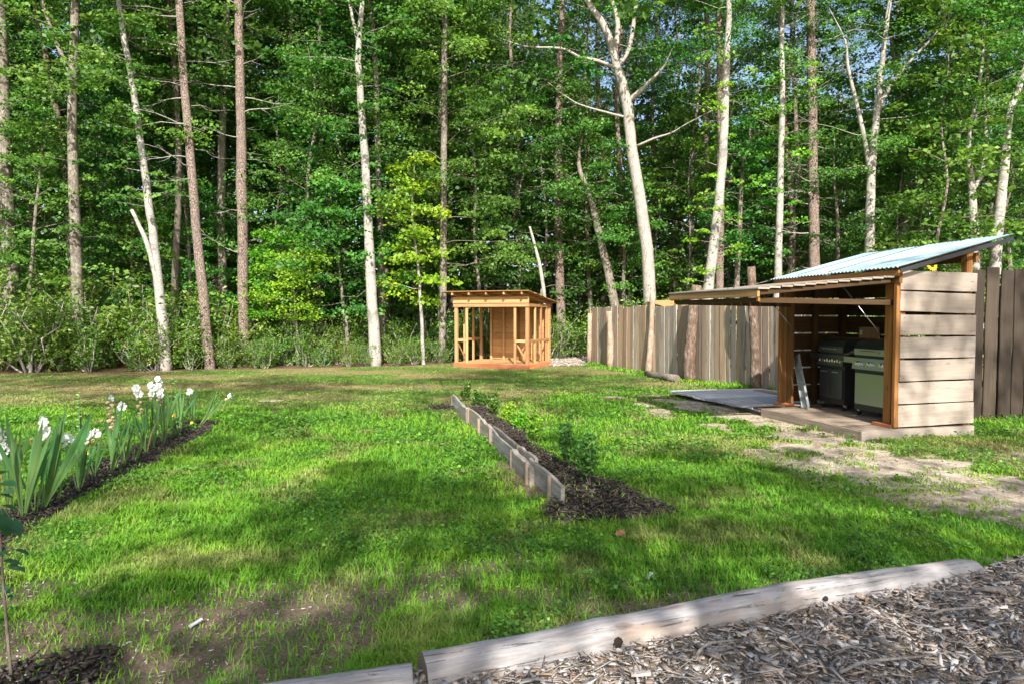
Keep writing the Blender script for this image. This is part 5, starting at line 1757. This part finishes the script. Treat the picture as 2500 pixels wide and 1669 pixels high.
hero('birch_tree', 'birch', 21.7, [(862, 839, 27), (854, 700, 24), (846, 540, 21), (836, 350, 18), (826, 200, 15), (822, 120, 14), (832, 0, 10)], 'tall pale curving trunk at the lawn edge left of the lumber shed', crown=(9.0, 18, 2.8, 20), forks=[[(822, 100, 9, 0), (808, 40, 7, .2), (800, 0, 6, .3)]], epi=(5.0, 10.5, 24, 'leaf'), seed=8)
hero('oak_tree', 'oak', 23.8, [(876, 770, 16), (874, 600, 15), (868, 400, 13), (862, 150, 11)], 'slim grey trunk close behind the curving pale tree', crown=(6, 16, 2.6, 22), seed=9)
hero('oak_tree', 'oak', 23.2, [(1014, 800, 18), (1017, 600, 16), (1018, 400, 15), (1020, 150, 13), (1020, 0, 12)], 'pale trunk with hanging leafy boughs just left of the lumber shed', crown=(3.2, 16, 3.0, 34, 6, 46, 0.14), seed=10)
hero('pine_tree', 'pine', 27.0, [(1288, 760, 22), (1283, 600, 20), (1280, 400, 18), (1284, 150, 15), (1290, 0, 13)], 'reddish pine trunk standing behind the right end of the lumber shed', crown=(13, 19, 2.4, 14), dead=(4, 14, 24, 1.3), top=21, seed=11)
hero('dead_stem', 'birch', 25.5, [(1250, 690, 9), (1236, 600, 8), (1215, 520, 5)], 'bare thin dead stem leaning left behind the lumber shed', top=0, seed=12)
hero('oak_tree', 'oak', 26.0, [(1412, 720, 22), (1398, 640, 20), (1375, 540, 17), (1352, 450, 13)], 'dark mottled trunk leaning left behind the start of the fence', crown=(4.5, 9, 2.2, 16), top=8.5, seed=13)
hero('oak_tree', 'beech', 25.0, [(1491, 700, 29), (1486, 600, 28), (1470, 470, 27), (1448, 330, 25), (1438, 240, 25), (1412, 140, 20), (1385, 60, 16), (1345, 0, 13)], 'massive pale leaning oak trunk forking high above the fence', crown=(10, 18, 3.6, 26, 5, 40, 0.15),
     forks=[[(1408, 132, 15, 0), (1418, 60, 12, .2), (1404, 0, 10, .3)], [(1442, 232, 14, 0), (1470, 208, 11, -.2), (1484, 194, 8, -.3)], [(1418, 150, 13, 0), (1440, 120, 11, .2), (1452, 70, 10, .3), (1460, 0, 9, .4)], [(1412, 156, 9, 0), (1370, 140, 8, -.2), (1325, 130, 7, -.3), (1290, 112, 6, -.4), (1215, 108, 4, -.5)], [(1462, 335, 6, 0), (1500, 318, 5, -.3), (1540, 305, 3, -.4)], [(1437, 270, 6, 0), (1390, 258, 5, -.2), (1330, 240, 3, -.3)]], seed=14)
hero('birch_tree', 'birch', 22.5, [(1625, 665, 24), (1640, 540, 22), (1655, 400, 20), (1663, 250, 18), (1668, 100, 14), (1672, 0, 12)], 'slender pale trunk leaning right above the fence with lime leaf tufts', crown=(10, 16, 2.2, 14), epi=(2.6, 11, 32, 'leaf_lime'), seed=15)
hero('pine_tree', 'pine', 24.5, [(1650, 660, 18), (1653, 450, 17), (1652, 200, 15), (1650, 0, 14)], 'reddish pine trunk crossing behind the right-leaning pale trunk', crown=(9.5, 18, 2.6, 20), dead=(5, 11, 14, 1.0), top=20, seed=16)
hero('oak_tree', 'oak', 25.0, [(1690, 660, 12), (1697, 520, 11), (1704, 380, 9)], 'thin pale stem right of the crossing trunks', crown=(3.5, 8.5, 1.6, 16), top=9, seed=17)
hero('birch_tree', 'birch', 23.0, [(1784, 640, 17), (1790, 450, 15), (1794, 250, 13), (1795, 0, 10)], 'slim pale trunk behind the tall fence post with lime leaf clusters', crown=(8, 15, 1.7, 14), epi=(4.5, 10, 18, 'leaf_lime'), seed=18)
hero('pine_tree', 'pine', 26.0, [(1814, 640, 16), (1818, 520, 15), (1812, 400, 13), (1800, 300, 10)], 'short reddish double-stemmed pine left of the tall dark pine', forks=[[(1817, 480, 13, 0), (1830, 420, 12, .1), (1826, 300, 10, .2), (1822, 200, 8, .3)]], dead=(2.5, 9, 20, 1.1), crown=(9, 15, 2.0, 10), top=15, seed=19)
hero('pine_tree', 'pine', 23.6, [(1868, 620, 24), (1866, 450, 22), (1863, 250, 20), (1860, 0, 17)], 'tall dark pine trunk with many bare twigs above the shelter roof', crown=(13, 19, 2.2, 12), dead=(2.5, 13.5, 40, 1.0), top=21, seed=20)
hero('oak_tree', 'birch', 23.0, [(1995, 600, 22), (1996, 480, 20), (1999, 390, 18), (2012, 250, 15), (2026, 120, 11), (2042, 0, 9)], 'white forked tree rising behind the middle of the metal roof', crown=(6.5, 16, 2.8, 28, 5, 38, 0.14), forks=[[(1997, 400, 13, 0), (1985, 330, 11, -.1), (1965, 240, 9, -.2), (1945, 150, 7, -.3)], [(2012, 262, 12, 0), (2035, 210, 10, -.1), (2070, 160, 8, -.2), (2100, 128, 6, -.3)]], seed=21)
hero('oak_tree', 'oak', 25.5, [(2069, 620, 15), (2067, 450, 13), (2064, 250, 11)], 'slim mottled trunk right of the white forked tree', crown=(4, 14, 2.4, 26), seed=22)
hero('birch_tree', 'birch', 22.5, [(2237, 620, 20), (2232, 500, 18), (2229, 430, 16), (2222, 370, 12), (2225, 300, 9)], 'pale trunk forking low in a U just above the roof edge', crown=(6.5, 13, 2.4, 20), forks=[[(2230, 436, 11, 0), (2250, 405, 10, 0), (2256, 370, 9, 0), (2262, 300, 8, .1)]], top=13, seed=23)
hero('birch_tree', 'birch', 22.0, [(2282, 640, 24), (2286, 540, 23), (2300, 420, 20), (2308, 330, 18), (2318, 250, 15), (2345, 180, 12)], 'crooked pale trunk at the right edge beside the roof tip', crown=(7.5, 15, 2.8, 24), seed=24)
hero('oak_tree', 'oak', 23.0, [(2316, 640, 11), (2312, 560, 9), (2300, 500, 7)], 'thin grey stem at the right picture edge', crown=(3.0, 7, 1.5, 12), top=7.5, seed=25)
# bright understorey
hero('maple_sapling', 'birch', 22.3, [(972, 832, 9), (966, 720, 8), (960, 620, 6), (945, 480, 4)], 'lime-green maple sapling on a thin pale stem left of the lumber shed', 'sapling', crown=(2.0, 6.6, 1.15, 16, 4, 26, 0.15), top=6.8, leaf='leaf_lime', seed=26)
hero('maple_sapling', 'birch', 21.8, [(683, 838, 8), (682, 780, 6), (676, 700, 4)], 'small bright sapling on a short pale stem right of the second pine', 'sapling', crown=(1.4, 3.6, 1.1, 14, 4, 26, 0.13), top=3.6, leaf='leaf_lime', seed=27)
hero('maple_sapling', 'oak', 22.4, [(600, 800, 9), (612, 700, 8), (640, 620, 6)], 'yellow-green leaning sapling beside the straight pine', 'sapling', crown=(1.5, 4.2, 1.3, 16, 4, 26, 0.14), top=4.4, leaf='leaf_lime', seed=28)
hero('dogwood_tree', 'oak', 22.6, [(795, 760, 8), (785, 680, 7), (775, 600, 5)], 'low spreading dark-leaved understorey tree left of the curving pale trunk', 'tree', crown=(1.6, 6.0, 2.2, 26, 5, 30, 0.15), top=6.2, seed=29)
hero('dogwood_tree', 'oak', 23.0, [(705, 780, 12), (706, 600, 10), (706, 400, 8)], 'slender leafy tree midway between the pines and the curving trunk', 'tree', crown=(2.2, 10, 2.3, 32, 5, 30, 0.15), top=10.5, seed=30)
hero('maple_tree', 'oak', 21.2, [(60, 760, 10), (70, 640, 9), (80, 500, 7)], 'leafy green maple in front of the leftmost thick trunk', 'tree', crown=(2.4, 7.5, 2.0, 26, 5, 30, 0.15), top=7.6, seed=31)
hero('maple_tree', 'oak', 24.0, [(300, 760, 10), (305, 620, 9), (300, 450, 7)], 'dark leafy tree behind the broken-stemmed leaning tree', 'tree', crown=(2.4, 9.5, 2.1, 30, 5, 30, 0.14), top=10, leaf='leaf_dark', seed=32)
hero('maple_tree', 'oak', 23.0, [(440, 760, 9), (436, 640, 8), (430, 520, 6)], 'light green understorey maple behind the first pine', 'tree', crown=(1.6, 6.0, 1.5, 22, 5, 28, 0.14), top=6.2, seed=33)
hero('oak_sapling', 'oak', 27.5, [(1355, 720, 12), (1350, 620, 10), (1345, 480, 8)], 'feathery yellow-green oak left of the massive leaning trunk', 'tree', crown=(3.0, 10.5, 2.2, 34, 5, 32, 0.13), top=11, seed=34)
hero('oak_sapling', 'oak', 27.0, [(1430, 720, 10), (1432, 600, 9), (1435, 480, 7)], 'low oak with tiered leaves just left of the fence-top beech trunk', 'tree', crown=(2.4, 6.8, 1.7, 24, 5, 30, 0.13), top=7, seed=35)
hero('maple_tree', 'oak', 24.0, [(2130, 640, 10), (2128, 520, 9), (2120, 400, 7)], 'round leafy maple above the right part of the metal roof', 'tree', crown=(2.8, 8.5, 2.4, 30, 5, 34, 0.15), top=9, seed=36)
hero('maple_tree', 'oak', 24.5, [(1920, 640, 9), (1922, 540, 8), (1915, 420, 6)], 'leafy maple between the dark pine and the white forked tree', 'tree', crown=(2.6, 7.5, 2.0, 26, 5, 32, 0.14), top=8, leaf='leaf_dark', seed=37)


# ---- shared kinds for the deeper wood
def proto(name, seed, H, z0, R, n, r_base, bark_m, leaf, pl=5, ps=30, size=0.2, srad=0.6, pine=False):
    r = random.Random(seed); g = np.random.default_rng(seed)
    pts = [Vector((0, 0, -0.12))]
    for k in range(1, 7):
        pts.append(Vector((r.uniform(-.13, .13) * k * 0.6, r.uniform(-.13, .13) * k * 0.6, H * k / 6)))
    rad = [r_base * (1.15 if k == 0 else (1 - 0.14 * k)) for k in range(7)]
    P2, R2 = smooth_pts(pts, rad, 3)
    V, F = tube(P2, R2, 8, rough=0.05, r=r)
    tr_ = mesh_py('trunk', V, F, True); tr_.materials.append(M[bark_m])
    at = interp_pts([tuple(p) for p in P2])
    Lm = limbs(g, at, z0, H * 0.98, R, n)
    if pine:
        V, F, ti, tb = crown_from_limbs(g, Lm, 0.03, 4, 60, 0.30, 0.5, flat=0.3, droop=0.0, spread=1.0, wid=0.055)
    else:
        V, F, ti, tb = crown_from_limbs(g, Lm, 0.03, pl, ps, size, srad, spread=0.65)
    cr = mesh_np('crown', V, F, {'tint': ti}); cr.materials.append(M[leaf])
    br = mesh_py('branches', tb[0], tb[1], True); br.materials.append(M[bark_m])
    return name, tr_, cr, br


PROTO = {
    'tall': [proto('forest_tree', 60 + i, 21, 7.0 + i * 0.8, 3.0, 38, 0.16, ('oak', 'darkbark', 'oak', 'darkbark')[i], 'leaf_dark', 5, 44, 0.19, 0.62) for i in range(4)],
    'mid': [proto('forest_tree', 70 + i, 11.5, 2.6, 2.3, 30, 0.07, 'oak', ('leaf', 'leaf_dark', 'leaf')[i], 5, 30, 0.17, 0.5) for i in range(3)],
    'low': [proto('understorey_tree', 80 + i, 5.5, 0.9, 1.7, 24, 0.035, 'oak', ('leaf', 'leaf_dark', 'leaf')[i], 5, 28, 0.15, 0.42) for i in range(3)],
    'pine': [proto('forest_pine', 90 + i, 22, 11.5, 2.6, 30, 0.16, 'pine', 'needle', pine=True) for i in range(2)],
}


def plant(kind, x, y, sc, rz, label, group, r, cat='tree'):
    name, tr_, cr, br = r.choice(PROTO[kind])
    root = bpy.data.objects.new(name, None)
    COL.objects.link(root)
    root.location = (x, y, 0); root.rotation_euler = (r.uniform(-.03, .03), r.uniform(-.03, .03), rz); root.scale = (sc, sc, sc * r.uniform(.92, 1.1))
    tag(root, label, cat, group)
    for nm, me in (('trunk', tr_), ('crown', cr), ('branches', br)):
        o = bpy.data.objects.new(nm, me)
        COL.objects.link(o); o.parent = root
    return root


def zone(x, y):
    s = x / y
    if s < -0.42: return 'at the far left', 'behind the mottled oak'
    if s < -0.12: return 'left of centre', 'behind the tall pines'
    if s < 0.16: return 'in the middle', 'behind the lumber shed'
    if s < 0.42: return 'right of centre', 'behind the board fence'
    return 'at the right', 'behind the shelter roof'


rf = random.Random(21)
kinds_text = {'tall': 'tall broadleaf tree', 'mid': 'middle-height leafy tree', 'low': 'low leafy understorey tree', 'pine': 'tall dark-needled pine'}
_short = {1: 'the leftmost thick trunk', 2: 'the mottled oak', 4: 'the broken-stemmed leaning tree', 5: 'the first pine', 7: 'the straight pine', 8: 'the curving pale trunk', 10: 'the trunk beside the lumber shed', 11: 'the reddish shed pine', 14: 'the massive forked oak', 15: 'the right-leaning pale trunk', 18: 'the slim trunk by the tall post', 20: 'the dark twiggy pine', 21: 'the white forked tree', 24: 'the crooked right-edge trunk', 30: 'the slender middle tree'}
HERO_REF = [(h[0], h[1], _short[h[3]]) for h in HERO if h[3] in _short]


def free(x, y, d):
    return all((x - a) ** 2 + (y - b) ** 2 > d * d for a, b in hero_xy)


def row(Y0, Y1, step, mixk, wide=0.86, scl=(0.85, 1.15), dmin=0.7):
    y = Y0
    while y < Y1:
        x = -wide * y
        while x < wide * y:
            xx, yy = x + rf.uniform(-.45, .45) * step, y + rf.uniform(-.45, .45) * step * 0.8
            k = rf.choices(list(mixk), list(mixk.values()))[0]
            inyard = (2.0 < xx < 9.5 and yy < 26.5) or (0.9 < xx < 3.0 and yy < 26) or (-3.2 < xx < 2 and yy < 24.2)
            if k == 'tall' and xx / yy > 0.08 and rf.random() < 0.62: k = 'pine' if rf.random() < 0.4 else 'mid'
            if free(xx, yy, dmin) and not inyard and yy > float(lawn_edge(np.array([xx]))[0]) + 0.6:
                hx, hy, hl = min(HERO_REF, key=lambda q: abs(q[0] / q[1] - xx / yy))
                dx = (xx / yy - hx / hy) * 1024 * 0.667
                rel = 'left of' if dx < -9 else ('right of' if dx > 9 else 'straight behind')
                dep = 'just' if yy < 28 else ('well' if yy < 33 else ('far' if yy < 38 else 'farthest'))
                rel = {'left of': dep + ' behind and left of', 'right of': dep + ' behind and right of', 'straight behind': dep + ' straight behind'}[rel]
                plant(k, xx, yy, rf.uniform(*scl), rf.uniform(0, 6.28), kinds_text[k] + ' ' + rel + ' ' + hl, kinds_text[k].split(' inside')[0].split(' deep')[0] + 's of the wood', rf)
                hero_xy.append((xx, yy))
            x += step
        y += step * 0.8


row(22.6, 27.5, 3.0, {'mid': 3, 'low': 1.5, 'tall': 4}, scl=(0.8, 1.05))
row(28, 36, 3.5, {'tall': 5, 'mid': 2, 'pine': 2.0, 'low': 1.5})
row(36.5, 47, 4.1, {'tall': 5, 'mid': 3, 'pine': 1.2, 'low': 3}, scl=(1.0, 1.3))

# far wood that reads as one mass
g = np.random.default_rng(91)
m = 5200
Yf = g.uniform(48, 60, m); Xf = g.uniform(-1, 1, m) * Yf * 0.95
Zf = np.where(Xf / Yf > 0.1, 17, 24) * g.random(m) ** 1.4
V, F, ti = sprays_to_leaves(g, np.stack([Xf, Yf, Zf], -1), 0.9 + 0.8 * g.random(m), 18, 0.72, flat=0.4)
tag(link('far_wood', mesh_np('far_wood', V, F, {'tint': ti}), M['leaf_dark']), 'dense dark green mass of the wood far behind the trunks', 'wood', kind='stuff')

# ---- shrubs along the wood's edge
SHRUB = []
for i in range(5):
    r = random.Random(130 + i); g = np.random.default_rng(130 + i)
    tb, C, Rr = [], [], []
    for k in range(11):
        az = r.uniform(0, 6.28); rr_ = r.uniform(0.25, 1.0)
        tip = Vector((math.cos(az) * rr_, math.sin(az) * rr_, r.uniform(0.75, 1.5) * (1.15 - 0.35 * rr_)))
        a = Vector((math.cos(az) * .1, math.sin(az) * .1, -0.05))
        pts = [a]
        for q in range(1, 5):
            f = q / 4
            pts.append(a.lerp(tip, f) + Vector((r.uniform(-.12, .12), r.uniform(-.12, .12), r.uniform(-.06, .06))))
        tb.append(tube(pts, [0.024, 0.019, 0.014, 0.009, 0.005], 5, cap=False))
        for q in range(12):
            f = r.uniform(0.25, 1.05)
            j = min(int(f * 4), 3)
            c = pts[j].lerp(pts[j + 1], min(f * 4 - j, 1.0)) + Vector((r.gauss(0, .17), r.gauss(0, .17), r.gauss(0, .13)))
            c.z = max(c.z, 0.06)
            C.append(tuple(c)); Rr.append(r.uniform(0.10, 0.22))
    V, F, ti = sprays_to_leaves(g, np.array(C), np.array(Rr), 17, 0.085, flat=0.45, droop=0.1, spread=0.7, wid=0.24)
    fo = mesh_np('foliage', V, F, {'tint': ti}); fo.materials.append(M['leaf_laurel'])
    V, F = join(tb)
    st = mesh_py('stems', V, F, True); st.materials.append(M['twig'])
    SHRUB.append((st, fo))


def shrub(x, y, sc, sz, label, group, r):
    st, fo = r.choice(SHRUB)
    root = bpy.data.objects.new('laurel_shrub', None)
    COL.objects.link(root)
    root.location = (x, y, 0); root.rotation_euler = (0, 0, r.uniform(0, 6.28)); root.scale = (sc, sc, sz)
    tag(root, label, 'shrub', group)
    for nm, me in (('stems', st), ('foliage', fo)):
        o = bpy.data.objects.new(nm, me); COL.objects.link(o); o.parent = root


rs = random.Random(5)
SEG = [(-17.5, -12.2, 1.95, 'tall laurel shrub in the thicket at the far left lawn edge'), (-12.2, -10.6, 1.6, 'laurel shrub at the foot of the mottled oak'), (-10.6, -8.6, 1.2, 'low laurel shrub between the mottled oak and the leaning pale tree'), (-8.6, -7.4, 0.85, 'low shrub between the leaning pale tree and the first pine'), (-7.4, -6.0, 0.9, 'low shrub between the two tall pines'), (-6.0, -3.9, 0.8, 'low shrub between the straight pine and the curving pale trunk'), (-3.9, -1.6, 0.85, 'low shrub between the curving pale trunk and the lumber shed')]
ORD = ['first', 'second', 'third', 'fourth', 'fifth', 'sixth', 'seventh', 'eighth', 'ninth', 'tenth']
for (xa, xb, sc, lab) in SEG:
    x = xa
    cnt = [0, 0, 0]
    while x < xb:
        for rowk in range(3):
            xx = x + rs.uniform(-.3, .3) + rowk * 0.35
            yy = float(lawn_edge(np.array([xx]))[0]) + 0.55 + rowk * 1.05 + rs.uniform(-.2, .2)
            if xx > -2.3 and yy < 23.2: continue
            s = sc * rs.uniform(.75, 1.1) * (1 + 0.10 * rowk)
            if rowk == 0: s *= 0.7
            shrub(xx, yy, s, s * rs.uniform(.9, 1.15), ORD[cnt[rowk]] + ('-from-left front-row ', '-from-left second-row ', '-from-left hindmost ')[rowk] + lab, lab + (' front' if rowk == 0 else ' rear'), rs)
            cnt[rowk] += 1
        x += 0.95 * max(sc, 0.85)
for (x, y, s, lab) in [(1.75, 25.2, 1.1, 'laurel shrub right behind the lumber shed, beside the chip path'), (1.1, 24.4, 0.9, 'low shrub behind the right wall of the lumber shed'), (2.9, 25.4, 1.35, 'bushy shrub behind the left end of the board fence'), (-0.9, 24.0, 1.2, 'shrub seen through the open studs of the lumber shed'), (-2.3, 23.9, 1.2, 'shrub at the left back corner of the lumber shed'), (5.3, 24.2, 1.6, 'tall shrub over the fence right of the massive trunk'), (6.6, 25.2, 1.7, 'tall shrub over the fence below the right-leaning pale trunk'), (4.2, 26.4, 1.5, 'shrub over the fence left of the massive trunk'), (8.0, 26.0, 1.8, 'shrub over the fence left of the tall post'), (10.5, 22.5, 1.7, 'shrub behind the metal roof'), (13.0, 22.0, 1.8, 'shrub behind the dark board fence'), (15.2, 21.6, 1.9, 'shrub at the right edge behind the dark fence')]:
    shrub(x, y, s, s, lab, None, rs)

# ---- trees behind the camera that shade the lawn
PROTO['shade'] = [proto('shade_tree', 96 + i, 19, 5.5, 2.9, 24, 0.16, 'oak', 'leaf', 4, 26, 0.2, 0.62) for i in range(2)]
PROTO['high'] = [proto('shade_tree', 110 + i, 18, 13.6, 3.3, 20, 0.075, 'oak', 'leaf', 5, 26, 0.22, 0.7) for i in range(2)]
SHADE = [('mid', 0.2, -7.6, 0.95), ('mid', -4.9, -8.4, 0.85), ('mid', 4.4, -7.4, 1.0), ('mid', 2.3, -6.4, 0.92), ('shade', 7.4, -7.0, 0.86), ('shade', -2.6, -13.5, 1.0), ('shade', 9.6, -4.4, 0.92), ('shade', 13.0, -5.0, 0.9),
         ('high', -4.6, -5.2, 1.0), ('high', -9.6, -4.6, 1.0), ('high', 1.6, -4.6, 0.98), ('high', -14.5, -5.0, 1.0)]
for i, (k, x, y, s) in enumerate(SHADE):
    plant(k, x, y, s, rf.uniform(0, 6.28), ['first', 'second', 'third', 'fourth', 'fifth', 'sixth', 'seventh', 'eighth', 'ninth', 'tenth', 'eleventh', 'twelfth', 'thirteenth', 'fourteenth'][sorted(q[1] for q in SHADE).index(x)] + ' tree from the left behind the viewpoint, shading the lawn', 'shade trees behind the viewpoint', rf)

# labels that two trees of the wood still share: tell them apart by place
from collections import defaultdict
_by = defaultdict(list)
for o in bpy.data.objects:
    if o.parent is None and 'label' in o.keys() and 'trees of the wood' in str(o.get('group', '')) or (o.parent is None and 'pines of the wood' in str(o.get('group', ''))):
        _by[o['label']].append(o)
for lab, obs in _by.items():
    if len(obs) > 1:
        obs.sort(key=lambda o: o.location.x / o.location.y)
        for i, o in enumerate(obs):
            o['label'] = ('leftmost ' if i == 0 else ('rightmost ' if i == len(obs) - 1 else 'middle ')) + lab
